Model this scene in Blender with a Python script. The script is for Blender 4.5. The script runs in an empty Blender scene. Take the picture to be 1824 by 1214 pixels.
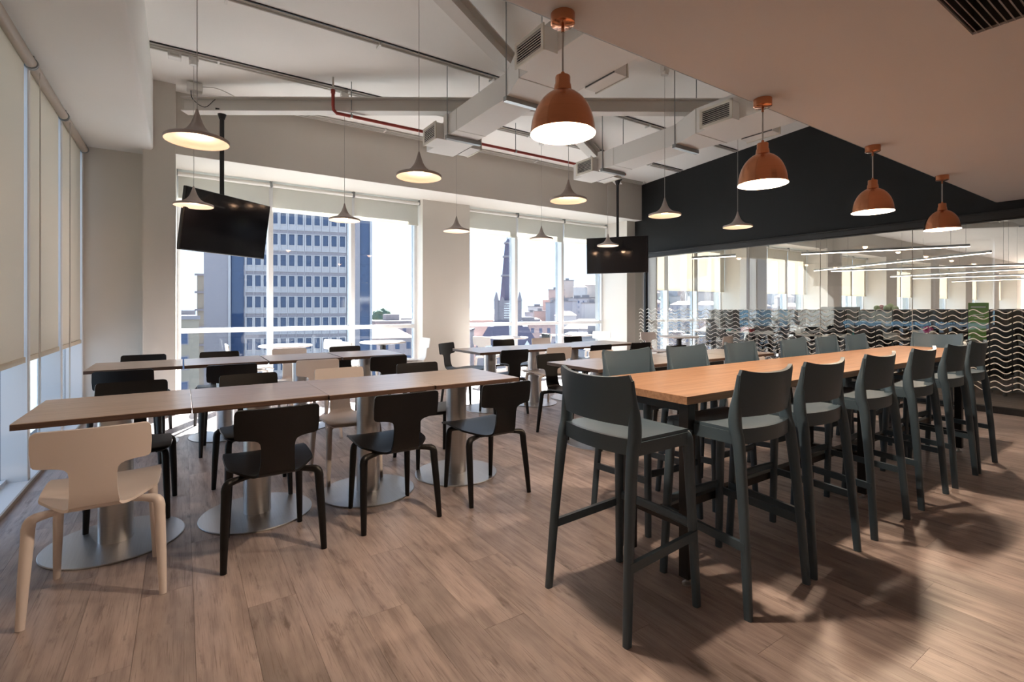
import bpy, bmesh, math, random
from mathutils import Vector, Matrix, noise
S = bpy.context.scene
C = S.collection
PI = math.pi

# ------------------------------------------------------------------ camera
F_PX, CX, CY, CAM_H, YAW = 880.0, 912.0, 548.0, 1.28, math.radians(33.7)
SY, CYW = math.sin(YAW), math.cos(YAW)
cam = bpy.data.cameras.new('camera')
cam.sensor_width = 36.0
cam.lens = F_PX / 1824 * 36
cam.shift_y = -(607 - CY) / 1824
cam.clip_end = 40000
cam.clip_start = 0.05
camo = bpy.data.objects.new('camera', cam)
C.objects.link(camo)
camo.location = (0, 0, CAM_H)
camo.rotation_euler = (PI / 2, 0, -YAW)
S.camera = camo

# ------------------------------------------------------------------ sky, sun, exposure
S.view_settings.view_transform = 'Standard'
S.view_settings.look = 'None'
S.view_settings.gamma = 1
S.view_settings.use_curve_mapping = False
S.view_settings.exposure = 1.95
SKY = 1.5
w = bpy.data.worlds.new('sky')
S.world = w
w.use_nodes = True
nt = w.node_tree
bg = nt.nodes['Background']
tc = nt.nodes.new('ShaderNodeTexCoord')
sx = nt.nodes.new('ShaderNodeSeparateXYZ')
rp = nt.nodes.new('ShaderNodeValToRGB')
rp.color_ramp.elements[0].position = 0.0
rp.color_ramp.elements[0].color = (0.74, 0.86, 1.0, 1)
rp.color_ramp.elements[1].position = 0.9
rp.color_ramp.elements[1].color = (0.50, 0.70, 1.0, 1)
nt.links.new(tc.outputs['Generated'], sx.inputs[0])
nt.links.new(sx.outputs['Z'], rp.inputs[0])
nt.links.new(rp.outputs[0], bg.inputs[0])
bg.inputs[1].default_value = SKY
SUN_AZ = Vector((0.505, 0.863, 0)).normalized()
SUN_EL = math.radians(44)
sd = bpy.data.lights.new('sun_offscreen', 'SUN')
sd.energy = 46.0
sd.angle = math.radians(0.6)
sd.color = (1.0, 0.95, 0.88)
so = bpy.data.objects.new('sun_offscreen', sd)
C.objects.link(so)
so.location = (20, 40, 30)
so.rotation_euler = (-(SUN_AZ * math.cos(SUN_EL) + Vector((0, 0, math.sin(SUN_EL))))).to_track_quat('-Z', 'Y').to_euler()
PENDANT_W, COPPER_W, LED_E = 0.8, 22.0, 3.0
S.cycles.max_bounces = 10
S.cycles.diffuse_bounces = 6
S.cycles.glossy_bounces = 4
S.cycles.transparent_max_bounces = 24
S.cycles.caustics_reflective = False
S.cycles.caustics_refractive = False
S.cycles.sample_clamp_indirect = 6.0


# ------------------------------------------------------------------ photo pixels to directions and points
def ray(x, y=CY):
    u = (x - CX) / F_PX
    return Vector((SY + u * CYW, CYW - u * SY, -(y - CY) / F_PX))


def at_d(x, y, d):
    r = ray(x, y) * d
    return Vector((r.x, r.y, CAM_H + r.z))


# ------------------------------------------------------------------ materials
def mat(name, col, rough=0.5, metal=0.0, spec=0.5, emit=None, estr=0.0):
    m = bpy.data.materials.new(name)
    m.use_nodes = True
    b = m.node_tree.nodes['Principled BSDF']
    b.inputs['Base Color'].default_value = (*col, 1)
    b.inputs['Roughness'].default_value = rough
    b.inputs['Metallic'].default_value = metal
    b.inputs['Specular IOR Level'].default_value = spec
    if emit:
        b.inputs['Emission Color'].default_value = (*emit, 1)
        b.inputs['Emission Strength'].default_value = estr
    return m


def N(m, t, **kw):
    n = m.node_tree.nodes.new(t)
    for k, v in kw.items():
        setattr(n, k, v)
    return n


def L(m, a, b):
    m.node_tree.links.new(a, b)


def bsdf(m):
    return m.node_tree.nodes['Principled BSDF']


def mixcol(m, fac, a, b, mode='MIX'):
    n = N(m, 'ShaderNodeMix', data_type='RGBA', blend_type=mode)
    if isinstance(fac, float):
        n.inputs[0].default_value = fac
    else:
        L(m, fac, n.inputs[0])
    for i, v in ((6, a), (7, b)):
        if isinstance(v, tuple):
            n.inputs[i].default_value = (*v, 1)
        else:
            L(m, v, n.inputs[i])
    return n.outputs[2]


def bump(m, h, strength=0.2, dist=0.01):
    b = N(m, 'ShaderNodeBump')
    b.inputs['Strength'].default_value = strength
    b.inputs['Distance'].default_value = dist
    L(m, h, b.inputs['Height'])
    L(m, b.outputs[0], bsdf(m).inputs['Normal'])


def noise_tex(m, vec, scale, detail=4, rough=0.5):
    n = N(m, 'ShaderNodeTexNoise')
    n.inputs['Scale'].default_value = scale
    n.inputs['Detail'].default_value = detail
    n.inputs['Roughness'].default_value = rough
    if vec is not None:
        L(m, vec, n.inputs['Vector'])
    return n.outputs['Fac']


def ramp(m, fac, stops):
    r = N(m, 'ShaderNodeValToRGB')
    e = r.color_ramp.elements
    while len(e) < len(stops):
        e.new(0.5)
    for el, (p, c) in zip(e, stops):
        el.position = p
        el.color = (*c, 1) if len(c) == 3 else c
    L(m, fac, r.inputs[0])
    return r.outputs[0]


def vscale(m, vec, s):
    n = N(m, 'ShaderNodeVectorMath', operation='MULTIPLY')
    L(m, vec, n.inputs[0])
    n.inputs[1].default_value = s
    return n.outputs[0]


def math_n(m, op, a, b=None):
    n = N(m, 'ShaderNodeMath', operation=op)
    for i, v in ((0, a), (1, b)):
        if v is None:
            continue
        if isinstance(v, (int, float)):
            n.inputs[i].default_value = v
        else:
            L(m, v, n.inputs[i])
    return n.outputs[0]


def painted(name, col, rough=0.8, grain=60, strength=0.06):
    m = mat(name, col, rough, spec=0.3)
    g = N(m, 'ShaderNodeNewGeometry').outputs['Position']
    f = noise_tex(m, g, grain, 3)
    bump(m, f, strength, 0.004)
    f2 = noise_tex(m, g, 0.9, 2)
    L(m, mixcol(m, f2, tuple(c * 0.95 for c in col), tuple(min(1, c * 1.04) for c in col)), bsdf(m).inputs['Base Color'])
    return m


def glass(name, tint, refl=0.04):
    """thin clear pane: see-through with a mirror share that grows at grazing angles"""
    m = bpy.data.materials.new(name)
    m.use_nodes = True
    t = m.node_tree
    t.nodes.clear()
    out = N(m, 'ShaderNodeOutputMaterial')
    tr = N(m, 'ShaderNodeBsdfTransparent')
    tr.inputs[0].default_value = (*tint, 1)
    gl = N(m, 'ShaderNodeBsdfGlossy')
    gl.inputs['Roughness'].default_value = 0.0
    gl.inputs[0].default_value = (1, 1, 1, 1)
    ge = N(m, 'ShaderNodeNewGeometry')
    dt = N(m, 'ShaderNodeVectorMath', operation='DOT_PRODUCT')
    L(m, ge.outputs['Normal'], dt.inputs[0])
    L(m, ge.outputs['Incoming'], dt.inputs[1])
    k = math_n(m, 'POWER', math_n(m, 'SUBTRACT', 1.0, math_n(m, 'ABSOLUTE', dt.outputs['Value'])), 5.0)
    mx = N(m, 'ShaderNodeMixShader')
    L(m, math_n(m, 'ADD', math_n(m, 'MULTIPLY', k, 0.9), refl), mx.inputs[0])
    L(m, tr.outputs[0], mx.inputs[1])
    L(m, gl.outputs[0], mx.inputs[2])
    L(m, mx.outputs[0], out.inputs[0])
    return m


def fabric(name, col, trans=0.35):
    m = bpy.data.materials.new(name)
    m.use_nodes = True
    t = m.node_tree
    t.nodes.clear()
    out = N(m, 'ShaderNodeOutputMaterial')
    d = N(m, 'ShaderNodeBsdfDiffuse')
    r = N(m, 'ShaderNodeBsdfTranslucent')
    g = N(m, 'ShaderNodeNewGeometry').outputs['Position']
    f = noise_tex(m, vscale(m, g, (40, 40, 900)), 1.0, 2)
    c = mixcol(m, f, tuple(x * 0.93 for x in col), col)
    L(m, c, d.inputs[0])
    L(m, c, r.inputs[0])
    mx = N(m, 'ShaderNodeMixShader')
    mx.inputs[0].default_value = trans
    L(m, d.outputs[0], mx.inputs[1])
    L(m, r.outputs[0], mx.inputs[2])
    L(m, mx.outputs[0], out.inputs[0])
    return m


PW, PL, PX0, PY0 = 0.192, 1.32, -0.92, -3.2       # floor plank width, length, grid origin


def plank_material():
    m = mat('oak_laminate_floor', (0.3, 0.2, 0.15), 0.38, spec=0.45)
    g = N(m, 'ShaderNodeNewGeometry').outputs['Position']
    s = N(m, 'ShaderNodeSeparateXYZ')
    L(m, g, s.inputs[0])
    col = math_n(m, 'FLOOR', math_n(m, 'DIVIDE', math_n(m, 'SUBTRACT', s.outputs[0], PX0), PW))
    off = math_n(m, 'MULTIPLY', math_n(m, 'FRACT', math_n(m, 'MULTIPLY', col, 0.371)), PL)
    row = math_n(m, 'FLOOR', math_n(m, 'DIVIDE', math_n(m, 'SUBTRACT', math_n(m, 'SUBTRACT', s.outputs[1], PY0), off), PL))
    cv = N(m, 'ShaderNodeCombineXYZ')
    L(m, col, cv.inputs[0])
    L(m, row, cv.inputs[1])
    wn = N(m, 'ShaderNodeTexWhiteNoise', noise_dimensions='2D')
    L(m, cv.outputs[0], wn.inputs['Vector'])
    sh = N(m, 'ShaderNodeVectorMath', operation='MULTIPLY_ADD')
    L(m, wn.outputs['Color'], sh.inputs[0])
    sh.inputs[1].default_value = (37, 53, 0)
    L(m, g, sh.inputs[2])
    v = sh.outputs[0]
    grain = noise_tex(m, vscale(m, v, (20, 2.0, 1)), 1.0, 6, 0.6)
    fine = noise_tex(m, vscale(m, v, (170, 5, 1)), 1.0, 3, 0.6)
    blot = noise_tex(m, vscale(m, v, (2.6, 1.3, 1)), 1.0, 4, 0.6)
    knot = noise_tex(m, vscale(m, v, (16, 3.4, 1)), 1.0, 5, 0.65)
    base = ramp(m, grain, [(0.26, (0.24, 0.196, 0.183)), (0.5, (0.445, 0.374, 0.352)), (0.72, (0.555, 0.485, 0.458))])
    c = mixcol(m, ramp(m, blot, [(0.44, (0, 0, 0)), (0.70, (1, 1, 1))]), base, (0.215, 0.185, 0.175), 'MIX')
    c = mixcol(m, 0.75, base, c)
    c = mixcol(m, ramp(m, knot, [(0.58, (0, 0, 0)), (0.70, (0.85, 0.85, 0.85))]), c, (0.15, 0.118, 0.105))
    c = mixcol(m, ramp(m, fine, [(0.32, (0.55, 0.55, 0.55)), (0.46, (0, 0, 0))]), c, (0.17, 0.13, 0.112))
    tone = ramp(m, wn.outputs['Value'], [(0.0, (0.90, 0.88, 0.89)), (0.5, (0.98, 0.965, 0.96)), (1.0, (1.06, 1.03, 1.01))])
    c = mixcol(m, 1.0, c, tone, 'MULTIPLY')
    L(m, c, bsdf(m).inputs['Base Color'])
    rr = ramp(m, grain, [(0.2, (0.46, 0.46, 0.46)), (0.8, (0.34, 0.34, 0.34))])
    L(m, rr, bsdf(m).inputs['Roughness'])
    bump(m, grain, 0.12, 0.002)
    return m


def wood(name, dark, mid, light, scale=(2.0, 40, 40), rough=0.4, spec=0.4):
    m = mat(name, mid, rough, spec=spec)
    tcn = N(m, 'ShaderNodeTexCoord').outputs['Object']
    rnd = N(m, 'ShaderNodeObjectInfo').outputs['Random']
    a = N(m, 'ShaderNodeVectorMath', operation='ADD')
    L(m, tcn, a.inputs[0])
    cx = N(m, 'ShaderNodeCombineXYZ')
    L(m, math_n(m, 'MULTIPLY', rnd, 20.0), cx.inputs[0])
    L(m, math_n(m, 'MULTIPLY', rnd, 13.0), cx.inputs[1])
    L(m, cx.outputs[0], a.inputs[1])
    gr = noise_tex(m, vscale(m, a.outputs[0], scale), 1.0, 6, 0.6)
    L(m, ramp(m, gr, [(0.28, dark), (0.5, mid), (0.74, light)]), bsdf(m).inputs['Base Color'])
    bump(m, gr, 0.06, 0.001)
    return m


def brushed(name, col, rough, scale=(3, 3, 300), bs=0.05):
    m = mat(name, col, rough, metal=1.0)
    tcn = N(m, 'ShaderNodeTexCoord').outputs['Object']
    f = noise_tex(m, vscale(m, tcn, scale), 1.0, 3)
    L(m, mixcol(m, f, tuple(c * 0.86 for c in col), tuple(min(1, c * 1.08) for c in col)), bsdf(m).inputs['Base Color'])
    bump(m, f, bs, 0.001)
    return m


M = {}
M['floor'] = plank_material()
M['subfloor'] = mat('dark_underlay', (0.05, 0.04, 0.035), 0.9)
M['wall'] = painted('greige_wall_paint', (0.66, 0.63, 0.58))
M['white_wall'] = painted('white_wall_paint', (0.80, 0.79, 0.76))
M['ceiling'] = painted('off_white_slab_paint', (0.82, 0.80, 0.765), grain=30)
M['soffit'] = painted('off_white_plaster', (0.72, 0.68, 0.66), grain=90, strength=0.12)
M['black_wall'] = painted('matt_black_paint', (0.008, 0.0088, 0.0095), 0.55)
M['black_metal'] = mat('black_powder_coat', (0.010, 0.010, 0.011), 0.42)
M['frame'] = mat('pale_grey_window_aluminium', (0.74, 0.75, 0.76), 0.45, spec=0.5)
M['glass'] = glass('dimming_tint_window_glass', (0.51, 0.53, 0.55), 0.014)  # tint added to dim the view outside against the room
M['pglass'] = glass('clear_partition_glass', (0.94, 0.96, 0.95))
M['film'] = mat('frosted_wave_film', (0.80, 0.78, 0.72), 0.6)
M['blind'] = fabric('cream_blind_fabric', (0.82, 0.75, 0.65), 0.42)
M['blind_white'] = fabric('pale_blind_fabric', (0.78, 0.76, 0.70), 0.45)
M['tube'] = mat('taupe_blind_tube', (0.42, 0.36, 0.30), 0.5)
M['chain'] = mat('bead_chain_plastic', (0.62, 0.58, 0.52), 0.4)
M['black_plastic'] = mat('black_chair_plastic', (0.0045, 0.0045, 0.0052), 0.40, spec=0.35)
M['cream_plastic'] = mat('pale_chair_plastic', (0.76, 0.695, 0.665), 0.42, spec=0.5)
M['white_plastic'] = mat('white_chair_plastic', (0.80, 0.80, 0.78), 0.42)
M['stool'] = mat('blue_grey_stool_plastic', (0.062, 0.100, 0.134), 0.36, spec=0.5)
M['table_top'] = wood('pale_oak_laminate', (0.40, 0.315, 0.26), (0.52, 0.42, 0.355), (0.60, 0.495, 0.425), (3, 55, 30), 0.28, 0.6)
M['table_edge'] = wood('layered_ply_edge', (0.030, 0.017, 0.012), (0.085, 0.048, 0.034), (0.17, 0.105, 0.075), (3, 3, 420), 0.5)
M['bar_top'] = wood('warm_oak_veneer', (0.24, 0.128, 0.070), (0.37, 0.212, 0.122), (0.47, 0.285, 0.172), (2.2, 60, 60), 0.36, 0.45)
M['steel'] = brushed('brushed_steel', (0.60, 0.60, 0.61), 0.36)
M['steel_base'] = brushed('satin_steel_plate', (0.50, 0.51, 0.53), 0.38, (160, 3, 3))
M['copper'] = brushed('brushed_copper', (0.62, 0.275, 0.15), 0.17, (3, 3, 420), 0.35)
bsdf(M['copper']).inputs['Anisotropic'].default_value = 0.85
bsdf(M['copper']).inputs['Anisotropic Rotation'].default_value = 0.25
_tg = N(M['copper'], 'ShaderNodeTangent', direction_type='RADIAL', axis='Z')
L(M['copper'], _tg.outputs[0], bsdf(M['copper']).inputs['Tangent'])
M['copper_in'] = mat('white_enamel_lining', (0.88, 0.86, 0.82), 0.5)
M['lamp_outer'] = mat('taupe_lamp_shell', (0.40, 0.35, 0.32), 0.55)
M['lamp_inner'] = mat('off_white_lamp_lining', (0.80, 0.74, 0.68), 0.5)
M['lamp_rim'] = mat('dark_lamp_rim', (0.16, 0.13, 0.12), 0.5)
M['bulb'] = mat('lit_diffuser', (1, 1, 1), 0.4, emit=(1.0, 0.70, 0.46), estr=3.0)
M['led'] = mat('lit_led_strip', (1, 1, 1), 0.4, emit=(1.0, 0.76, 0.66), estr=LED_E)
M['cable'] = mat('clear_grey_cable', (0.45, 0.43, 0.41), 0.4)
M['white_fitting'] = mat('white_fitting', (0.72, 0.71, 0.68), 0.5)
M['duct'] = painted('painted_duct', (0.72, 0.70, 0.67), 0.7, grain=20, strength=0.1)
M['grille'] = mat('cream_grille_frame', (0.66, 0.62, 0.54), 0.5)
M['duct_shade'] = mat('duct_shade_grey', (0.10, 0.10, 0.10), 0.8)  # shade inside ducts and vent is put into this dark grey
M['steel_beam'] = painted('white_painted_steel', (0.66, 0.63, 0.59), 0.6)
M['rod'] = mat('galvanised_rod', (0.34, 0.36, 0.36), 0.4, metal=0.7)
M['red_pipe'] = mat('red_pipe_paint', (0.30, 0.030, 0.018), 0.45)
M['conduit'] = mat('grey_conduit', (0.55, 0.53, 0.49), 0.5)
M['screen'] = mat('glossy_black_screen', (0.006, 0.006, 0.008), 0.08, spec=0.6)
M['slat'] = mat('grey_slat', (0.40, 0.36, 0.35), 0.5)


# ------------------------------------------------------------------ mesh helpers
def nb():
    return bmesh.new()


def box(bm, x0, x1, y0, y1, z0, z1, bev=0.0, seg=1):
    vs = [bm.verts.new(p) for p in ((x0, y0, z0), (x1, y0, z0), (x1, y1, z0), (x0, y1, z0), (x0, y0, z1), (x1, y0, z1), (x1, y1, z1), (x0, y1, z1))]
    fs = [bm.faces.new([vs[i] for i in f]) for f in ((0, 3, 2, 1), (4, 5, 6, 7), (0, 1, 5, 4), (1, 2, 6, 5), (2, 3, 7, 6), (3, 0, 4, 7))]
    if bev > 0:
        es = list({e for f in fs for e in f.edges})
        bmesh.ops.bevel(bm, geom=es, offset=bev, segments=seg, profile=0.5, affect='EDGES')
    return vs


def bar(bm, p0, p1, wd, ht, up=(0, 0, 1)):
    p0, p1 = Vector(p0), Vector(p1)
    d = (p1 - p0).normalized()
    upv = Vector(up)
    if abs(d.dot(upv)) > 0.98:
        upv = Vector((0, 1, 0))
    s = d.cross(upv).normalized()
    u = s.cross(d).normalized()
    vs = []
    for p in (p0, p1):
        for a, b in ((-1, -1), (1, -1), (1, 1), (-1, 1)):
            vs.append(bm.verts.new(p + s * (a * wd / 2) + u * (b * ht / 2)))
    for f in ((0, 1, 2, 3), (7, 6, 5, 4), (0, 4, 5, 1), (1, 5, 6, 2), (2, 6, 7, 3), (3, 7, 4, 0)):
        bm.faces.new([vs[i] for i in f])


def catmull(pts, n):
    P = [Vector(p) for p in pts]
    P = [P[0] * 2 - P[1]] + P + [P[-1] * 2 - P[-2]]
    out = []
    for i in range(1, len(P) - 2):
        for k in range(n):
            t = k / n
            a, b, c, d = P[i - 1], P[i], P[i + 1], P[i + 2]
            out.append(0.5 * ((2 * b) + (c - a) * t + (2 * a - 5 * b + 4 * c - d) * t * t + (3 * b - a - 3 * c + d) * t ** 3))
    out.append(P[-2])
    return out


def sweep(bm, pts, radii, n=10, sub=1, flat=1.0, square=0.0, ref=(0, 1, 0)):
    """tapered round (or squarish) section along a path; flat scales the section along ref"""
    if sub > 1:
        rr = catmull([Vector((r, 0, 0)) for r in radii], sub)
        pts = catmull(pts, sub)
        radii = [v.x for v in rr]
    pts = [Vector(p) for p in pts]
    rings = []
    refv = Vector(ref)
    for i, p in enumerate(pts):
        d = (pts[min(i + 1, len(pts) - 1)] - pts[max(i - 1, 0)]).normalized()
        a = (refv - d * refv.dot(d))
        a = a.normalized() if a.length > 1e-4 else d.orthogonal().normalized()
        b = d.cross(a)
        ring = []
        for k in range(n):
            t = 2 * PI * (k + 0.5) / n
            c, s_ = math.cos(t), math.sin(t)
            if square:
                e = 1 - square
                c = math.copysign(abs(c) ** e, c)
                s_ = math.copysign(abs(s_) ** e, s_)
            ring.append(bm.verts.new(p + a * (c * radii[i] * flat) + b * (s_ * radii[i])))
        rings.append(ring)
    for r0, r1 in zip(rings, rings[1:]):
        for k in range(n):
            bm.faces.new((r0[k], r0[(k + 1) % n], r1[(k + 1) % n], r1[k]))
    bm.faces.new(list(reversed(rings[0])))
    bm.faces.new(rings[-1])


def cyl(bm, p0, p1, r, n=12):
    d = (Vector(p1) - Vector(p0)).normalized()
    sweep(bm, [p0, p1], [r, r], n, ref=(0, 1, 0) if abs(d.y) < 0.9 else (1, 0, 0))


def lathe(bm, prof, n=32, c=(0, 0, 0), close=False):
    rings = []
    for r, z in prof:
        if r < 1e-5:
            rings.append([bm.verts.new((c[0], c[1], c[2] + z))])
        else:
            rings.append([bm.verts.new((c[0] + r * math.cos(2 * PI * k / n), c[1] + r * math.sin(2 * PI * k / n), c[2] + z)) for k in range(n)])
    for a, b in zip(rings, rings[1:]):
        for k in range(n):
            q = (k + 1) % n
            if len(a) == 1 and len(b) == 1:
                continue
            if len(a) == 1:
                bm.faces.new((a[0], b[q], b[k]))
            elif len(b) == 1:
                bm.faces.new((a[k], a[q], b[0]))
            else:
                bm.faces.new((a[k], a[q], b[q], b[k]))
    bmesh.ops.recalc_face_normals(bm, faces=bm.faces[:])


def shell(bm, fn, nu, nv, th):
    """surface fn(u,v), u,v in 0..1, thickened by th"""
    P = [[Vector(fn(i / nu, j / nv)) for i in range(nu + 1)] for j in range(nv + 1)]
    top = [[None] * (nu + 1) for _ in range(nv + 1)]
    bot = [[None] * (nu + 1) for _ in range(nv + 1)]
    for j in range(nv + 1):
        for i in range(nu + 1):
            du = P[j][min(i + 1, nu)] - P[j][max(i - 1, 0)]
            dv = P[min(j + 1, nv)][i] - P[max(j - 1, 0)][i]
            nn = du.cross(dv)
            nn = nn.normalized() if nn.length > 1e-9 else Vector((0, 0, 1))
            top[j][i] = bm.verts.new(P[j][i] + nn * th / 2)
            bot[j][i] = bm.verts.new(P[j][i] - nn * th / 2)
    for j in range(nv):
        for i in range(nu):
            bm.faces.new((top[j][i], top[j][i + 1], top[j + 1][i + 1], top[j + 1][i]))
            bm.faces.new((bot[j][i], bot[j + 1][i], bot[j + 1][i + 1], bot[j][i + 1]))
    for i in range(nu):
        bm.faces.new((top[0][i + 1], top[0][i], bot[0][i], bot[0][i + 1]))
        bm.faces.new((top[nv][i], top[nv][i + 1], bot[nv][i + 1], bot[nv][i]))
    for j in range(nv):
        bm.faces.new((top[j][0], top[j + 1][0], bot[j + 1][0], bot[j][0]))
        bm.faces.new((top[j + 1][nu], top[j][nu], bot[j][nu], bot[j + 1][nu]))


def prism(bm, poly, z0, z1):
    a = [bm.verts.new((x, y, z0)) for x, y in poly]
    b = [bm.verts.new((x, y, z1)) for x, y in poly]
    n = len(poly)
    bm.faces.new(list(reversed(a)))
    bm.faces.new(b)
    for k in range(n):
        bm.faces.new((a[k], a[(k + 1) % n], b[(k + 1) % n], b[k]))


def obj(name, bm, m, parent=None, loc=None, smooth=None):
    me = bpy.data.meshes.new(name)
    bmesh.ops.recalc_face_normals(bm, faces=bm.faces[:])
    bm.to_mesh(me)
    bm.free()
    me.materials.append(M[m] if isinstance(m, str) else m)
    if smooth is not None:
        me.shade_smooth()
        me.set_sharp_from_angle(angle=math.radians(smooth))
    o = bpy.data.objects.new(name, me)
    C.objects.link(o)
    if parent:
        o.parent = parent
    if loc:
        o.location = loc
    return o


def tag(o, label, cat, group=None):
    o['label'] = label
    o['category'] = cat
    if group:
        o['group'] = group
    return o


def thing(name, label, cat, loc=(0, 0, 0), rz=0.0, group=None):
    o = bpy.data.objects.new(name, None)
    o.empty_display_size = 0.1
    C.objects.link(o)
    o.location = loc
    o.rotation_euler = (0, 0, rz)
    return tag(o, label, cat, group)


def struct(name, bm, m, parent=None, smooth=None):
    o = obj(name, bm, m, parent, smooth=smooth)
    o['kind'] = 'structure'
    return o


def dup(root, loc, rz=0.0, label=None, group=None, recolor=None):
    def cp(o, p):
        c = o.copy()
        C.objects.link(c)
        c.parent = p
        if recolor and o.type == 'MESH':
            for i, sl in enumerate(c.material_slots):
                if sl.material == recolor[0]:
                    sl.link = 'OBJECT'
                    sl.material = recolor[1]
        for ch in list(o.children):
            cp(ch, c)
        return c
    r = cp(root, None)
    r.location = loc
    r.rotation_euler = (0, 0, rz)
    if label:
        r['label'] = label
    if group:
        r['group'] = group
    return r


def neck(bm, x0, x1, y0, y1, z0, z1, axis, t=0.006):
    """open-ended rectangular tube along axis 0 (x), 1 (y) or 2 (z)"""
    if axis == 0:
        parts = ((x0, x1, y0, y1, z0, z0 + t), (x0, x1, y0, y1, z1 - t, z1), (x0, x1, y0, y0 + t, z0 + t, z1 - t), (x0, x1, y1 - t, y1, z0 + t, z1 - t))
    elif axis == 1:
        parts = ((x0, x1, y0, y1, z0, z0 + t), (x0, x1, y0, y1, z1 - t, z1), (x0, x0 + t, y0, y1, z0 + t, z1 - t), (x1 - t, x1, y0, y1, z0 + t, z1 - t))
    else:
        parts = ((x0, x1, y0, y0 + t, z0, z1), (x0, x1, y1 - t, y1, z0, z1), (x0, x0 + t, y0 + t, y1 - t, z0, z1), (x1 - t, x1, y0 + t, y1 - t, z0, z1))
    for p in parts:
        box(bm, *p)


def boxo(name, m, parent, *a, bev=0.0):
    bm = nb()
    box(bm, *a, bev=bev)
    return obj(name, bm, m, parent)


# ------------------------------------------------------------------ room shell
XL, XR = -0.92, 8.25          # left window line, glass partition
YB, YS = 8.30, -3.2           # back windows, rear wall behind the camera
HDR_Y, HDR_Z = 7.32, 3.165    # dropped header before the back windows
SOF_Z, SOF_Y = 2.563, 1.73    # low plaster ceiling over the bar
OFF_X = 44.0


def ceil_z(y):
    return 3.93 + 0.065 * (HDR_Y - y)


bm = nb()
box(bm, -1.3, 8.6, YS - 0.2, 8.6, -0.30, -0.008)
floor = struct('floor', bm, 'subfloor')

# planks: the nearest in view one by one, the others joined
cells = []
ncol = int(math.ceil((XR - PX0) / PW))
for ci in range(ncol):
    x0, x1 = PX0 + ci * PW, min(PX0 + (ci + 1) * PW, XR + 0.35)
    off = (ci * 0.371 % 1.0) * PL
    ri = -1
    while True:
        y0 = PY0 + off + ri * PL
        y1 = y0 + PL
        if y0 > 8.45:
            break
        a, b = max(y0, YS), min(y1, 8.45)
        if b - a > 0.02:
            cells.append((x0 + 0.0005, x1 - 0.0005, a + 0.0005, b - 0.0005))
        ri += 1


def on_screen(c):
    x, y = (c[0] + c[1]) / 2, (c[2] + c[3]) / 2
    best = 0
    for yy in (c[2], y, c[3]):
        d = x * SY + yy * CYW
        if d < 0.4:
            continue
        px = CX + F_PX * (x * CYW - yy * SY) / d
        py = CY + F_PX * CAM_H / d
        if -30 < px < 1854 and py < 1240:
            best = max(best, 1 / d)
    return best


cells.sort(key=lambda c: -on_screen(c))
bm = nb()
box(bm, -0.5, 0.5, -0.5, 0.5, -0.012, 0.0)
pm = None
for c in cells[:300]:
    if pm is None:
        o = obj('plank', bm, 'floor', floor)
        pm = o.data
    else:
        o = bpy.data.objects.new('plank', pm)
        C.objects.link(o)
        o.parent = floor
    o.location = ((c[0] + c[1]) / 2, (c[2] + c[3]) / 2, 0)
    o.scale = (c[1] - c[0], c[3] - c[2], 1)
bm = nb()
for c in cells[300:]:
    box(bm, *c, -0.012, 0.0)
o = obj('plank_field', bm, 'floor', floor)
o['kind'] = 'stuff'
# office floor beyond the glass
bm = nb()
box(bm, 8.6, OFF_X, YS - 0.2, 8.6, -0.30, 0.0)
struct('floor_office', bm, 'floor')
bm = nb()
box(bm, -1.08, XL, 3.7, 8.3, -0.005, 0.022, bev=0.004)
struct('trim_1', bm, 'frame')
bm = nb()
box(bm, XL, XL + 0.012, 3.7, 7.36, -0.004, 0.03)
struct('trim_2', bm, 'tube')

# sloping slab ceiling
bm = nb()
vs = []
for x in (-1.4, OFF_X + 0.3):
    for y in (YS - 0.4, 8.7):
        for t in (0, 0.3):
            vs.append(bm.verts.new((x, y, ceil_z(y) + t)))
for f in ((0, 1, 3, 2), (4, 6, 7, 5), (0, 4, 5, 1), (2, 3, 7, 6), (0, 2, 6, 4), (1, 5, 7, 3)):
    bm.faces.new([vs[i] for i in f])
ceiling = struct('ceiling', bm, 'ceiling')
# low plaster ceiling over the bar side
bm = nb()
VX0, VX1, VY0, VY1 = 2.535, 3.065, 0.195, 0.725      # vent opening
box(bm, -1.2, VX0, YS, SOF_Y, SOF_Z, SOF_Z + 0.16)
box(bm, VX1, XR, YS, SOF_Y, SOF_Z, SOF_Z + 0.16)
box(bm, VX0, VX1, YS, VY0, SOF_Z, SOF_Z + 0.16)
box(bm, VX0, VX1, VY1, SOF_Y, SOF_Z, SOF_Z + 0.16)
struct('ceiling_low', bm, 'soffit')
bm = nb()
box(bm, -1.2, XR, SOF_Y - 0.06, SOF_Y, SOF_Z + 0.16, 4.30)
struct('wall_soffit_upstand', bm, 'white_wall')
bm = nb()
box(bm, -0.2, XR, SOF_Y, SOF_Y + 0.012, SOF_Z + 0.004, SOF_Z + 0.035)
struct('trim_3', bm, 'rod')
# box over the left windows
bm = nb()
box(bm, -1.3, -0.285, 1.74, 7.4, 3.115, 4.35, bev=0.035, seg=3)
struct('wall_left_soffit', bm, 'white_wall', smooth=40)
# left wall: plain towards the bar, glazed towards the windows
bm = nb()
box(bm, -1.25, XL, YS, 3.70, -0.1, 3.3)
struct('wall_left', bm, 'wall')
bm = nb()
box(bm, -1.25, -1.06, 3.7, 8.6, 3.09, 4.35)
struct('wall_left_upper', bm, 'wall')
# back corner pier: recessed face and proud pilaster
bm = nb()
box(bm, -1.3, -0.384, 7.36, 8.5, -0.1, 4.3)
struct('column', bm, 'wall')
bm = nb()
box(bm, -0.384, -0.068, 7.12, 8.5, -0.1, 4.3)
struct('column', bm, 'wall')
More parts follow.
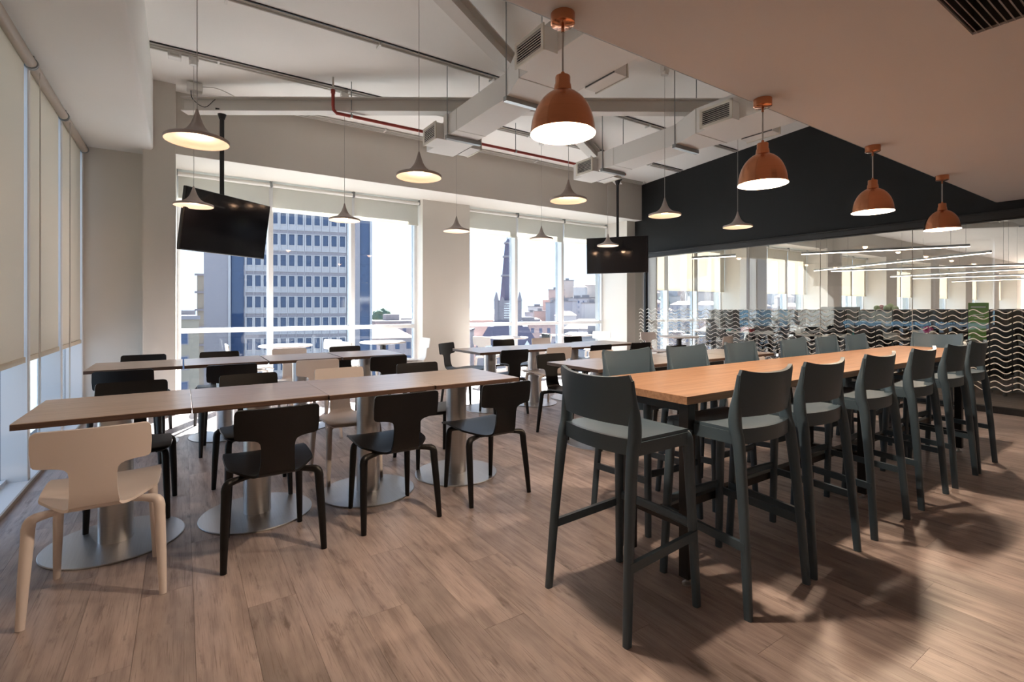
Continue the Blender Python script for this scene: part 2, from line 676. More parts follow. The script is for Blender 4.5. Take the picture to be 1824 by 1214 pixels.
# header along the windows
bm = nb()
box(bm, -0.068, XR + 0.02, HDR_Y, 8.5, HDR_Z, 4.2)
struct('wall_back', bm, 'wall')
bm = nb()
box(bm, XR + 0.02, OFF_X, 7.62, 8.5, HDR_Z, 4.2)
struct('wall_back_office', bm, 'wall')
bm = nb()
box(bm, 3.47, 4.40, 8.0, 8.5, -0.1, HDR_Z + 0.01)
struct('column', bm, 'wall')
BAYS = []
x = 8.0
while x < OFF_X - 1:
    bm = nb()
    box(bm, x, x + 0.98, 7.515, 8.5, -0.1, HDR_Z + 0.01)
    struct('column', bm, 'wall')
    BAYS.append((x + 0.98, x + 4.55))
    x += 4.55
# black bulkhead over the glass partition
bm = nb()
box(bm, XR, XR + 0.14, YS, 7.515, 2.43, 4.45)
struct('wall_right', bm, 'black_wall')
# rear walls behind the camera: the photograph shows no opening there, so they are closed
bm = nb()
box(bm, -1.2, XR, YS - 0.2, YS, -0.1, 2.8)
struct('wall_rear', bm, 'wall')
bm = nb()
box(bm, XR, OFF_X, YS - 0.2, YS, -0.1, 4.9)
struct('wall_rear_office', bm, 'white_wall')
bm = nb()
box(bm, OFF_X, OFF_X + 0.2, YS - 0.2, 8.6, -0.1, 4.6)
struct('wall_office_end', bm, 'white_wall')


# ------------------------------------------------------------------ windows
def back_window(n, x0, x1, mulls, transom=True):
    bm = nb()
    box(bm, x0, x1, YB - 0.05, YB + 0.06, -0.05, 0.06)
    box(bm, x0, x1, YB - 0.05, YB + 0.06, 3.08, 3.17)
    box(bm, x0, x0 + 0.05, YB - 0.05, YB + 0.06, 0.06, 3.08)
    box(bm, x1 - 0.05, x1, YB - 0.05, YB + 0.06, 0.06, 3.08)
    f = struct('window_%d' % n, bm, 'frame')
    xs = [x0 + 0.05] + mulls + [x1 - 0.05]
    for mx in mulls:
        boxo('mullion', 'frame', f, mx - 0.035, mx + 0.035, YB - 0.13, YB + 0.08, 0.0, 3.1, bev=0.006)
    for i, (a, b) in enumerate(zip(xs, xs[1:])):
        if transom:
            boxo('transom', 'frame', f, a, b, YB - 0.06, YB + 0.05, 0.925, 0.99, bev=0.006)
        for z0, z1 in ((0.06, 0.925), (0.99, 3.08)) if transom else ((0.06, 3.08),):
            boxo('pane', 'glass', f, a + 0.001, b - 0.001, YB, YB + 0.008, z0, z1)
    return f


back_window(1, -0.068, 3.47, [1.10, 2.32])
back_window(2, 4.40, 8.0, [5.556, 6.75])
for i, (a, b) in enumerate(BAYS[:7]):
    back_window(3 + i, a, b, [a + 1.19, a + 2.38])

# left windows: deep fins, narrow strips of glass
bm = nb()
box(bm, -1.12, -1.05, 3.7, 7.36, 3.02, 3.12)
box(bm, -1.12, -1.05, 3.7, 7.36, -0.02, 0.05)
wl = struct('window_20', bm, 'frame')
fins = [3.75, 4.95, 6.13, 7.30]
for y in fins:
    boxo('mullion', 'frame', wl, -1.10, -0.935, y, y + 0.06, 0.0, 3.1, bev=0.005)
for a, b in zip(fins, fins[1:]):
    boxo('pane', 'glass', wl, -1.085, -1.077, a + 0.06, b, 0.05, 3.02)
    boxo('transom', 'frame', wl, -1.10, -1.06, a + 0.06, b, 0.925, 0.985)


# ------------------------------------------------------------------ glass partition
bm = nb()
box(bm, XR - 0.045, XR + 0.09, YS, 7.515, 2.345, 2.44, bev=0.012)
part = struct('wall_glass_partition', bm, 'black_metal')
boxo('floor_rail', 'black_metal', part, XR - 0.04, XR + 0.06, YS, 7.515, 0.0, 0.075, bev=0.006)
boxo('rail_lip', 'black_metal', part, XR - 0.055, XR - 0.02, YS, 7.515, 2.425, 2.455, bev=0.008)
boxo('post', 'black_metal', part, XR - 0.03, XR + 0.05, 7.19, 7.235, 0.0, 2.36)
joints = [7.505, 7.215, 6.05, 4.90, 3.735, 2.568, 1.403, 0.24, -0.92, -2.08, -3.2]


def wave_strokes(bm, y_lo, y_hi):
    pitch, ln, amp, wd = 0.200, 0.186, 0.0245, 0.0055
    xg = XR + 0.010
    k0, k1 = int(math.floor(y_lo / pitch)) - 1, int(math.ceil(y_hi / pitch)) + 1
    for k in range(k0, k1):
        for r in range(14):
            z = 1.235 - r * 0.0725
            ys = k * pitch + (0.0 if r % 2 == 0 else 0.0)
            y_a, y_b = ys, ys + ln
            if not (y_lo <= y_a < y_hi) or y_b > 7.5:
                continue
            prev = None
            for i in range(13):
                t = i / 12
                yy = y_b - t * ln
                zz = z + amp * math.sin(2 * PI * t * 1.0 + 0.15)
                sl = amp * 2 * PI / ln * math.cos(2 * PI * t + 0.15)
                q = 1 / math.sqrt(1 + sl * sl)
                a = bm.verts.new((xg - 0.016, yy + wd * sl * q * -1 * -1, zz + wd * q))
                b = bm.verts.new((xg - 0.016, yy - wd * sl * q, zz - wd * q))
                if prev:
                    bm.faces.new((prev[0], a, b, prev[1]))
                prev = (a, b)


for y1, y0 in zip(joints, joints[1:]):
    p = boxo('pane', 'pglass', part, XR + 0.0, XR + 0.012, y0 + 0.003, y1 - 0.003, 0.06, 2.36)
    boxo('joint_strip', 'chain', part, XR - 0.001, XR + 0.013, y0 - 0.003, y0 + 0.003, 0.06, 2.36)
    if y1 > 0.5:
        bm = nb()
        wave_strokes(bm, y0, y1)
        if len(bm.verts):
            o = obj('wave_decal', bm, 'film', p)
            o['kind'] = 'stuff'
        else:
            bm.free()


# ------------------------------------------------------------------ roller blinds
def blind_back(x0, x1, zb, label, group, m='blind_white', y=8.13):
    t = thing('roller_blind', label, 'blind', ((x0 + x1) / 2, y, 3.11), 0, group)
    h = (x1 - x0) / 2
    bm = nb()
    cyl(bm, (-h, 0.0, 0), (h, 0.0, 0), 0.030, 12)
    obj('tube', bm, 'white_fitting', t, smooth=40)
    boxo('fabric', m, t, -h + 0.012, h - 0.012, 0.026, 0.0285, zb - 3.11, 0.0)
    boxo('hem_bar', m, t, -h + 0.012, h - 0.012, 0.018, 0.036, zb - 3.135, zb - 3.105)
    for sx_ in (-1, 1):
        boxo('bracket', 'rod', t, sx_ * h - 0.006, sx_ * h + 0.006, -0.03, 0.035, -0.03, 0.055)
    return t


for a, b, lb in ((-0.06, 1.09, 'behind the hanging screen'), (1.115, 2.31, 'in the middle of the tower window'), (2.33, 3.46, 'beside the window column, tower side')):
    blind_back(a, b, 2.75, 'half-raised pale roller blind ' + lb, 'pale blinds before the tower')
for a, b, lb in ((4.41, 5.54, 'above the church spire'), (5.57, 6.74, 'in the middle of the spire window'), (6.765, 7.99, 'behind the hanging screen by the black wall')):
    blind_back(a, b, 2.70, 'half-raised pale roller blind ' + lb, 'pale blinds before the spire')
for i, (a, b) in enumerate(BAYS[:7]):
    for k in range(3):
        blind_back(a + 0.01 + k * 1.19, a + 1.18 + k * 1.19, 1.74, 'half-drawn cream roller blind in an office window behind the glass partition', 'cream office blinds', 'blind')


def blind_left(y0, y1, label, chain=True):
    t = thing('roller_blind', label, 'blind', (XL, (y0 + y1) / 2, 3.06), 0, 'cream blinds drawn on the side windows')
    h = (y1 - y0) / 2
    bm = nb()
    cyl(bm, (0, -h, 0), (0, h, 0), 0.036, 16)
    obj('tube', bm, 'tube', t, smooth=40)
    boxo('fabric', 'blind', t, -0.034, -0.031, -h + 0.012, h - 0.012, 0.90 - 3.06, 0.0)
    boxo('hem_bar', 'blind', t, -0.042, -0.022, -h + 0.012, h - 0.012, 0.885 - 3.06, 0.925 - 3.06)
    for s in (-1, 1):
        bm = nb()
        cyl(bm, (0.0, s * (h + 0.004), 0), (0.0, s * (h + 0.016), 0), 0.044, 16)
        box(bm, -0.02, 0.02, s * (h + 0.010) - 0.006, s * (h + 0.010) + 0.006, 0.0, 0.06)
        obj('bracket', bm, 'rod', t, smooth=40)
    bm = nb()
    pts = []
    for zz in (0.0, -0.8, -1.6, -2.35, -2.60):
        pts.append((0.03, -h + 0.10, zz))
    pts += [(0.03, -h + 0.075, -2.66), (0.03, -h + 0.05, -2.60), (0.03, -h + 0.075, -1.6), (0.03, -h + 0.08, -0.8), (0.03, -h + 0.085, 0.0)]
    sweep(bm, pts, [0.0028] * len(pts), 5, 3, ref=(1, 0, 0))
    obj('pull_chain', bm, 'chain', t)


blind_left(3.79, 4.925, 'fully drawn cream roller blind on the side window, farthest from the pilaster')
blind_left(4.965, 6.11, 'fully drawn cream roller blind, middle one on the side window')
blind_left(6.15, 7.28, 'fully drawn cream roller blind next to the corner pilaster')

# ------------------------------------------------------------------ ceiling steel, ducts, pipes
def ibeam(name, p0, p1, label):
    p0, p1 = Vector(p0), Vector(p1)
    t = thing(name, label, 'beam', p0)
    d = p1 - p0
    bm = nb()
    bar(bm, (0, 0, 0), d, 0.012, 0.15)
    obj('web', bm, 'steel_beam', t)
    for z in (-0.078, 0.078):
        bm = nb()
        bar(bm, (0, 0, z), d + Vector((0, 0, z)), 0.14, 0.012)
        obj('flange', bm, 'steel_beam', t)
    return t


ibeam('bracing_beam', (0.02, 7.10, 3.70), (6.6, 3.02, 3.78), 'white steel bracing beam carrying the screen by the corner pilaster')
ibeam('bracing_beam', (7.35, 7.12, 3.86), (0.75, 3.07, 3.90), 'white steel bracing beam running towards the black wall corner')
ibeam('bracing_beam', (3.80, 4.72, 3.90), (3.80, 1.80, 3.98), 'short white steel beam meeting the bracing beams between the ducts')


def duct(x, label):
    t = thing('air_duct', label, 'duct', (x, 0, 0), 0, None)
    z0, z1 = 3.26, 3.50
    bm = nb()
    box(bm, 0.0, 0.37, 3.90, 5.16, z0, z1)
    obj('main_run', bm, 'duct', t)
    boxo('end_box', 'duct', t, 0.03, 0.40, 5.20, 5.80, z0 - 0.01, z1 - 0.02, bev=0.004)
    boxo('end_collar', 'duct', t, -0.015, 0.385, 5.13, 5.22, z0 - 0.012, z1 + 0.012)
    # flared transition and wide run
    bm = nb()
    a = [(0.0, 3.90), (0.37, 3.90)]
    v0 = [bm.verts.new(p) for p in ((0.0, 3.90, z0), (0.37, 3.90, z0), (0.37, 3.90, z1), (0.0, 3.90, z1))]
    v1 = [bm.verts.new(p) for p in ((-0.13, 3.51, z0), (0.46, 3.51, z0), (0.46, 3.51, z1 + 0.04), (-0.13, 3.51, z1 + 0.04))]
    for k in range(4):
        bm.faces.new((v0[k], v0[(k + 1) % 4], v1[(k + 1) % 4], v1[k]))
    obj('transition', bm, 'duct', t)
    boxo('wide_run', 'duct', t, -0.13, 0.46, SOF_Y + 0.0, 3.51, z0, z1 + 0.04)
    boxo('seam', 'conduit', t, -0.133, 0.463, 3.50, 3.512, z0 - 0.004, z1 + 0.043)
    boxo('seam', 'conduit', t, -0.003, 0.373, 4.92, 4.93, z0 - 0.003, z1 + 0.003)
    boxo('hanger_rail', 'rod', t, -0.03, 0.42, 3.86, 3.91, z0 - 0.045, z0)
    boxo('hanger_rail', 'rod', t, -0.03, 0.42, 5.10, 5.15, z0 - 0.045, z0)
    for hx, hy in ((-0.015, 3.885), (0.405, 3.885), (-0.015, 5.125), (0.405, 5.125)):
        bm = nb()
        cyl(bm, (hx, hy, z0 - 0.02), (hx, hy, ceil_z(hy) + 0.01), 0.006, 6)
        obj('hanger_rod', bm, 'rod', t)

    def grille_box(side, y0, y1, base):
        d = 0.135
        xa, xb = (base - d, base) if side < 0 else (base, base + d)
        nk = nb()
        neck(nk, xa, xb, y0, y1, z0 - 0.02, z0 + 0.165, 0)
        n = obj('branch_box', nk, 'duct', t)
        nk = nb()
        neck(nk, xa, xb, y0 + 0.006, y1 - 0.006, z0 - 0.014, z0 + 0.159, 0, 0.010)
        xk = xb - 0.012 if side < 0 else xa
        box(nk, xk, xk + 0.012, y0 + 0.016, y1 - 0.016, z0 - 0.004, z0 + 0.149)
        obj('dark_duct_inside', nk, 'duct_shade', n)  # inner sleeve and back plate, coloured dark for the shade inside
        xf = xa if side < 0 else xb
        f = nb()
        e = 0.014 * side
        x0_, x1_ = sorted((xf, xf + e))
        zb, zt = z0 - 0.03, z0 + 0.175
        ya, yb = y0 - 0.012, y1 + 0.012
        box(f, x0_, x1_, ya, yb, zb, zb + 0.028)
        box(f, x0_, x1_, ya, yb, zt - 0.028, zt)
        box(f, x0_, x1_, ya, ya + 0.03, zb, zt)
        box(f, x0_, x1_, yb - 0.03, yb, zb, zt)
        obj('grille_frame', f, 'grille', n)
        for k in range(7):
            zz = zb + 0.040 + k * 0.0205
            s = nb()
            bar(s, (xf + 0.009 * side, ya + 0.028, zz), (xf + 0.009 * side, yb - 0.028, zz), 0.012, 0.0045, (side * 0.5, 0, 1))
            obj('grille_blade', s, 'grille', n)

    grille_box(-1, 5.23, 5.56, 0.03)
    grille_box(-1, 2.98, 3.34, -0.13)
    grille_box(1, 5.32, 5.66, 0.40)
    grille_box(1, 2.95, 3.32, 0.46)
    return t


d1 = duct(2.54, 'white painted air duct above the low table row, nearer the side blinds')
dup(d1, (4.975, 0, 0), 0, 'white painted air duct nearer the black wall')

# red sprinkler pipe
t = thing('sprinkler_pipe', 'red sprinkler pipe hung under the white ceiling', 'pipe', (0, 0, 0))
bm = nb()
PYP, PZP = 6.05, 3.595
pts = [(1.485, PYP, 3.86), (1.485, PYP, 3.68), (1.49, PYP, 3.63), (1.525, PYP, PZP), (1.8, PYP, PZP), (6.4, PYP, PZP)]
sweep(bm, pts, [0.020] * len(pts), 10, 1, ref=(0, 1, 0))
obj('pipe_run', bm, 'red_pipe', t, smooth=50)
bm = nb()
cyl(bm, (1.485, PYP, 3.85), (1.485, PYP, ceil_z(PYP) + 0.01), 0.012, 8)
obj('riser', bm, 'conduit', t, smooth=50)
bm = nb()
cyl(bm, (1.485, PYP, 3.82), (1.485, PYP, 3.865), 0.026, 10)
obj('coupling', bm, 'red_pipe', t, smooth=50)
for xx in (1.70, 4.1, 5.6):
    bm = nb()
    cyl(bm, (xx, PYP, PZP), (xx, PYP, ceil_z(PYP) + 0.01), 0.006, 6)
    cyl(bm, (xx - 0.012, PYP, PZP), (xx + 0.012, PYP, PZP), 0.026, 10)
    obj('hanger', bm, 'rod', t)


def conduit(y, x0, x1, label, n=2, dark=True):
    z = ceil_z(y)
    t = thing('conduit_run', label, 'conduit', (0, y, 0))
    for k in range(n):
        bm = nb()
        cyl(bm, (x0, 0.06 + 0.045 * k, z - 0.020 - 0.003 * k), (x1, 0.06 + 0.045 * k, z - 0.020 - 0.003 * k), 0.012, 8)
        obj('conduit', bm, 'conduit', t, smooth=50)
    if dark:
        boxo('slot_rail', 'black_metal', t, x0, x1, 0.0, 0.014, z - 0.012, z + 0.02)
    xx = x0 + 0.6
    while xx < x1:
        boxo('clip', 'white_fitting', t, xx, xx + 0.02, 0.02, 0.13, z - 0.038, z - 0.002)
        xx += 1.4


conduit(6.23, -0.28, 8.2, 'twin conduits and dark slot rail along the pendants nearer the windows')
conduit(5.06, -0.28, 8.2, 'dark slot rail on the white ceiling above the aisle between the table rows', n=1)
conduit(7.10, 0.5, 8.2, 'bundle of thin conduits where the ceiling meets the window header', n=3, dark=False)
bm = nb()
box(bm, -0.13, -0.01, 6.30, 6.40, ceil_z(6.35) - 0.07, ceil_z(6.35) + 0.005, bev=0.006)
t = obj('junction_box', bm, 'white_fitting')
tag(t, 'small white junction box on the ceiling near the corner pilaster', 'junction box')
boxo('label_plate', 'conduit', t, -0.11, -0.03, 6.297, 6.30, ceil_z(6.35) - 0.06, ceil_z(6.35) - 0.035)
bm = nb()
box(bm, 0.04, 0.20, 6.92, 7.03, 3.845, 3.938, bev=0.008)
t = obj('cable_box', bm, 'white_fitting')
tag(t, 'white cable box with loose leads above the bracing beam', 'junction box')
bm = nb()
sweep(bm, [(0.08, 6.96, 3.87), (0.10, 6.93, 3.74), (0.22, 6.90, 3.66), (0.33, 6.90, 3.78), (0.42, 6.93, 3.84)], [0.004] * 5, 6, 5)
obj('lead', bm, 'black_metal', t)
bm = nb()
sweep(bm, [(0.18, 6.98, 3.92), (0.35, 6.95, 3.93), (0.55, 6.92, 3.86), (0.66, 6.85, 3.80)], [0.005] * 4, 6, 5)
obj('lead', bm, 'conduit', t)

# ceiling vent in the low plaster ceiling
t = thing('ceiling_vent', 'square grey louvred air vent in the lowered plaster ceiling', 'vent', (2.80, 0.46, SOF_Z))
bm = nb()
for a in ((-0.30, 0.30, 0.265, 0.30), (-0.30, 0.30, -0.30, -0.265), (-0.30, -0.265, -0.265, 0.265), (0.265, 0.30, -0.265, 0.265)):
    box(bm, *a, -0.012, 0.0)
obj('frame', bm, 'soffit', t)
bm = nb()
neck(bm, -0.265, 0.265, -0.265, 0.265, 0.0, 0.45, 2, 0.004)
box(bm, -0.265, 0.265, -0.265, 0.265, 0.45, 0.455)
obj('plenum', bm, 'duct_shade', t)
for k in range(21):
    y = -0.25 + k * 0.025
    bm = nb()
    bar(bm, (-0.265, y, -0.006), (0.265, y, -0.006), 0.0025, 0.018, (0, 0.7, 1))
    obj('slat', bm, 'slat', t)


# ------------------------------------------------------------------ lamps
def point(name, parent, loc, wts, col, r):
    l = bpy.data.lights.new(name, 'POINT')
    l.energy = wts
    l.color = col
    l.shadow_soft_size = r
    o = bpy.data.objects.new(name, l)
    C.objects.link(o)
    o.parent = parent
    o.location = loc
    return o


def make_pendant(loc, label):
    zr = 2.372
    t = thing('pendant_lamp', label, 'lamp', (loc[0], loc[1], zr), 0, 'taupe trumpet pendants')
    out = [(0.1855, 0.0), (0.188, 0.004), (0.188, 0.019), (0.182, 0.024), (0.150, 0.034), (0.118, 0.044), (0.090, 0.057), (0.066, 0.076), (0.048, 0.099), (0.034, 0.126), (0.022, 0.160), (0.013, 0.190), (0.0075, 0.212), (0.004, 0.218), (0, 0.218)]
    bm = nb()
    lathe(bm, out, 40)
    sh = obj('shade', bm, 'lamp_outer', t, smooth=45)
    inn = [(0.1855, 0.0), (0.181, 0.002), (0.176, 0.010), (0.150, 0.022), (0.11, 0.034), (0.075, 0.044), (0.052, 0.05), (0, 0.05)]
    bm = nb()
    lathe(bm, inn, 40)
    obj('lining', bm, 'lamp_inner', sh, smooth=45)
    bm = nb()
    lathe(bm, [(0, 0.030), (0.040, 0.031), (0.046, 0.036), (0.046, 0.048), (0, 0.048)], 24)
    obj('diffuser', bm, 'bulb', sh, smooth=45)
    zc = ceil_z(loc[1]) - zr
    bm = nb()
    cyl(bm, (0, 0, 0.21), (0, 0, zc - 0.06), 0.0028, 6)
    obj('cable', bm, 'cable', t)
    bm = nb()
    lathe(bm, [(0, zc - 0.115), (0.038, zc - 0.113), (0.043, zc - 0.105), (0.043, zc - 0.07), (0, zc - 0.07)], 24)
    box(bm, -0.045, 0.045, -0.03, 0.03, zc - 0.072, zc + 0.005)
    obj('canopy', bm, 'white_fitting', t, smooth=45)
    point('lamp_light', t, (0, 0, 0.012), PENDANT_W, (1.0, 0.60, 0.36), 0.04)
    return t


p0 = make_pendant((0.08, 3.86), 'taupe trumpet pendant lamp over the pale chair end of the long table')
for i, x in enumerate((1.65, 3.28, 4.77, 6.27)):
    dup(p0, (x, 3.88, 2.372), 0, 'taupe trumpet pendant, %s from the side blinds in the row nearer the bar' % ('second', 'third', 'fourth', 'fifth')[i])
PY2 = 6.32
p1 = make_pendant((0.10, PY2), 'taupe trumpet pendant lamp beside the hanging screen at the corner pilaster')
for i, x in enumerate((1.69, 3.26, 4.78, 6.25)):
    dup(p1, (x, PY2, 2.372), 0, 'taupe trumpet pendant, %s from the side blinds in the row nearer the windows' % ('second', 'third', 'fourth', 'fifth')[i])


def make_copper(x, y, label):
    zr = 2.042
    t = thing('copper_pendant', label, 'lamp', (x, y, zr), 0, 'copper dome pendants over the bar table')
    prof = [(0.1425, -0.003), (0.143, 0.0)]
    for k in range(1, 15):
        z = 0.184 * k / 14
        prof.append((0.140 * math.sqrt(max(0.0, 1 - (z / 0.192) ** 2)), z))
    prof += [(0.0385, 0.196), (0.0365, 0.212), (0.033, 0.218), (0.033, 0.246), (0.031, 0.250), (0.008, 0.251), (0.008, 0.268), (0, 0.268)]
    bm = nb()
    lathe(bm, prof, 48)
    sh = obj('shade', bm, 'copper', t, smooth=40)
    inn = [(0.1425, -0.003)]
    for k in range(0, 13):
        z = 0.178 * k / 13
        inn.append((0.137 * math.sqrt(max(0.0, 1 - (z / 0.186) ** 2)), z))
    inn.append((0, 0.175))
    bm = nb()
    lathe(bm, inn, 48)
    obj('lining', bm, 'copper_in', sh, smooth=40)
    bm = nb()
    lathe(bm, [(0, 0.055), (0.018, 0.058), (0.030, 0.075), (0.032, 0.092), (0.024, 0.112), (0.014, 0.135), (0.014, 0.172), (0, 0.172)], 20)
    obj('bulb', bm, 'bulb', sh, smooth=60)
    zc = SOF_Z - zr
    bm = nb()
    cyl(bm, (0, 0, 0.262), (0, 0, zc - 0.06), 0.0042, 8)
    obj('cable', bm, 'cable', t)
    bm = nb()
    lathe(bm, [(0, zc - 0.078), (0.007, zc - 0.078), (0.007, zc - 0.05), (0.048, zc - 0.047), (0.053, zc - 0.043), (0.053, zc - 0.002), (0.053, zc + 0.002), (0, zc + 0.002)], 32)
    obj('canopy', bm, 'copper', t, smooth=40)
    point('lamp_light', t, (0, 0, 0.045), COPPER_W, (1.0, 0.75, 0.54), 0.035)
    return t


c0 = make_copper(1.384, 1.675, 'copper dome pendant lamp hung over the chair end of the bar table')
for x, lb in ((2.973, 'copper dome pendant lamp, second from the chair end of the bar table'),
              (4.56, 'copper dome pendant lamp, third along, second from the glass partition'),
              (6.14, 'copper dome pendant lamp closest to the glass partition')):
    dup(c0, (x, 1.675, 2.042), 0, lb)


# ------------------------------------------------------------------ hanging screens
def tv(x, y, z, facing, tilt, label):
    t = thing('hanging_screen', label, 'television', (x, y, z), 0)
    R = Matrix.Rotation(facing, 4, 'Z') @ Matrix.Rotation(tilt, 4, 'X')

    def place(o):
        o.matrix_local = R
        return o
    bm = nb()
    box(bm, -0.59, 0.59, -0.0, 0.045, -0.35, 0.35, bev=0.006)
    place(obj('casing', bm, 'black_metal', t))
    bm = nb()
    box(bm, -0.58, 0.58, -0.003, 0.0, -0.334, 0.343)
    place(obj('display', bm, 'screen', t))
    bm = nb()
    box(bm, -0.20, 0.20, 0.045, 0.075, -0.15, 0.15)
    place(obj('mount_plate', bm, 'black_metal', t))
    bk = Matrix.Rotation(facing, 3, 'Z') @ Vector((0, 0.11, 0))
    zt = 3.66 - z if x < 3 else 3.78 - z
    bm = nb()
    cyl(bm, (bk.x, bk.y, -0.1), (bk.x, bk.y, zt), 0.025, 12)
    obj('pole', bm, 'black_metal', t, smooth=40)
    bm = nb()
    box(bm, bk.x - 0.07, bk.x + 0.07, bk.y - 0.05, bk.y + 0.05, zt - 0.01, zt + 0.012)
    sweep(bm, [(bk.x, bk.y, zt - 0.10), (bk.x, bk.y, zt)], [0.03, 0.06], 12)
    obj('ceiling_bracket', bm, 'black_metal', t)
    bm = nb()
    bar(bm, (bk.x, bk.y, 0.05), (bk.x * 0.4, bk.y * 0.4, 0.03), 0.08, 0.10)
    obj('mount_arm', bm, 'black_metal', t)


# facing: rotation about Z of a screen whose display looks along -Y
tv(0.465, 6.84, 2.265, math.radians(38), math.radians(9), 'black hanging flat screen tilted down by the corner pilaster')
tv(6.99, 6.83, 2.30, math.radians(-55), math.radians(3), 'black hanging flat screen beside the black wall')


# ------------------------------------------------------------------ low tables
ORD = ('first', 'second', 'third', 'fourth', 'fifth', 'sixth')


def make_table(x, y, label, group, rz=0.0, sx_=0.70, sy_=0.715):
    t = thing('cafe_table', label, 'table', (x, y, 0), rz, group)
    bm = nb()
    box(bm, -sx_ / 2 + 0.004, sx_ / 2 - 0.004, -sy_ / 2, sy_ / 2, 0.722, 0.7485, bev=0.0)
    e = obj('edge_band', bm, 'table_edge', t)
    bm = nb()
    box(bm, -sx_ / 2 + 0.004, sx_ / 2 - 0.004, -sy_ / 2, sy_ / 2, 0.7485, 0.752, bev=0.001)
    obj('table_top', bm, 'table_top', t)
    bm = nb()
    lathe(bm, [(0, 0.70), (0.13, 0.70), (0.13, 0.722), (0, 0.722)], 24)
    obj('top_plate', bm, 'black_metal', t)
    bm = nb()
    lathe(bm, [(0, 0.004), (0.078, 0.004), (0.078, 0.71), (0, 0.71)], 36)
    obj('column', bm, 'steel', t, smooth=40)
    bm = nb()
    lathe(bm, [(0, 0.0), (0.317, 0.0), (0.318, 0.004), (0.314, 0.0075), (0.08, 0.0125), (0, 0.0125)], 56)
    obj('base_plate', bm, 'steel_base', t, smooth=25)
    return t


ta = make_table(-0.305, 3.475, 'pale oak pedestal table at the pale chair end of its row', 'pedestal tables in rows')
TB = [(0.39, 3.465, 0.0, 'pale oak pedestal table, second from the pale chair'),
      (1.085, 3.45, 0.0, 'pale oak pedestal table, third from the pale chair'),
      (1.775, 3.445, 0.02, 'pale oak pedestal table ending its row on the aisle beside the bar stools')]
for x, y, r, lb in TB:
    dup(ta, (x, y, 0), r, lb)
for i, x in enumerate((-0.345, 0.36, 1.065, 1.775)):
    dup(ta, (x, 5.775 if i < 2 else 5.75, 0), 0, 'pale oak pedestal table, %s from the side blinds, tower window row' % ORD[i])
for i, x in enumerate((3.31, 4.01, 4.72, 5.43)):
    dup(ta, (x, 3.47, 0), 0, 'pale oak pedestal table, %s from the aisle, row behind the bar stools' % ORD[i])
for i, x in enumerate((3.26, 3.95, 4.65, 5.36)):
    dup(ta, (x, 5.40 + (0.10 if i == 3 else 0), 0), 0, 'pale oak pedestal table, %s from the window column, spire window row' % ORD[i])


def make_round(x, y, label, dark=False):
    t = thing('round_table', label, 'table', (x, y, 0), 0, 'small round tables by the windows')
    bm = nb()
    lathe(bm, [(0, 0.728), (0.33, 0.728), (0.35, 0.734), (0.35, 0.748), (0.345, 0.752), (0, 0.752)], 40)
    obj('table_top', bm, 'cream_plastic', t, smooth=30)
    bm = nb()
    lathe(bm, [(0, 0.004), (0.045, 0.004), (0.045, 0.69), (0.085, 0.705), (0.085, 0.728), (0, 0.728)], 24)
    obj('column', bm, 'black_metal', t, smooth=40)
    bm = nb()
    lathe(bm, [(0, 0), (0.24, 0), (0.24, 0.008), (0.05, 0.016), (0, 0.016)], 36)
    obj('base_plate', bm, 'steel_base', t, smooth=30)
    return t


r0 = make_round(1.22, 7.62, 'round pale table under the tower window, nearer the pilaster')
for x, y, lb in ((2.62, 7.58, 'round pale table under the tower window beside the window column'),
                 (4.92, 7.48, 'round pale table before the church spire'),
                 (6.48, 7.48, 'round pale table under the spire window near the black wall'),
                 (7.72, 5.95, 'round pale table against the glass partition')):
    dup(r0, (x, y, 0), 0, lb)

# ------------------------------------------------------------------ T-back chair
SEATP = [(0.268, 0.432), (0.245, 0.447), (0.12, 0.447), (-0.03, 0.440), (-0.14, 0.434), (-0.21, 0.438), (-0.247, 0.462), (-0.262, 0.505), (-0.272, 0.565), (-0.282, 0.64), (-0.302, 0.79)]
SEATC = catmull([(0, y, z) for y, z in SEATP], 8)
WSEAT = [(0.268, 0.165), (0.262, 0.190), (0.245, 0.206), (0.15, 0.215), (0.0, 0.213), (-0.055, 0.208), (-0.072, 0.202), (-0.088, 0.192), (-0.12, 0.168), (-0.16, 0.137), (-0.19, 0.114), (-0.21, 0.100), (-0.232, 0.087), (-0.247, 0.080)]
WBACK = [(0.462, 0.083), (0.52, 0.077), (0.590, 0.076), (0.615, 0.080), (0.627, 0.089), (0.634, 0.105), (0.638, 0.130), (0.6415, 0.170), (0.646, 0.184), (0.656, 0.190), (0.71, 0.1935), (0.770, 0.192), (0.782, 0.188), (0.788, 0.180), (0.79, 0.168)]


def lerp_keys(keys, v):
    up = keys[-1][0] > keys[0][0]
    for (a, wa), (b, wb) in zip(keys, keys[1:]):
        if (v <= b + 1e-9) if up else (v >= b - 1e-9):
            return wa + (wb - wa) * (v - a) / (b - a)
    return keys[-1][1]


def curve_at(axis, val):
    for a, b in zip(SEATC, SEATC[1:]):
        lo, hi = sorted((a[axis], b[axis]))
        if lo - 1e-7 <= val <= hi + 1e-7 and hi - lo > 1e-9 and (axis == 1 or a.y < -0.2):
            return a.lerp(b, (val - a[axis]) / (b[axis] - a[axis]))
    return SEATC[-1]


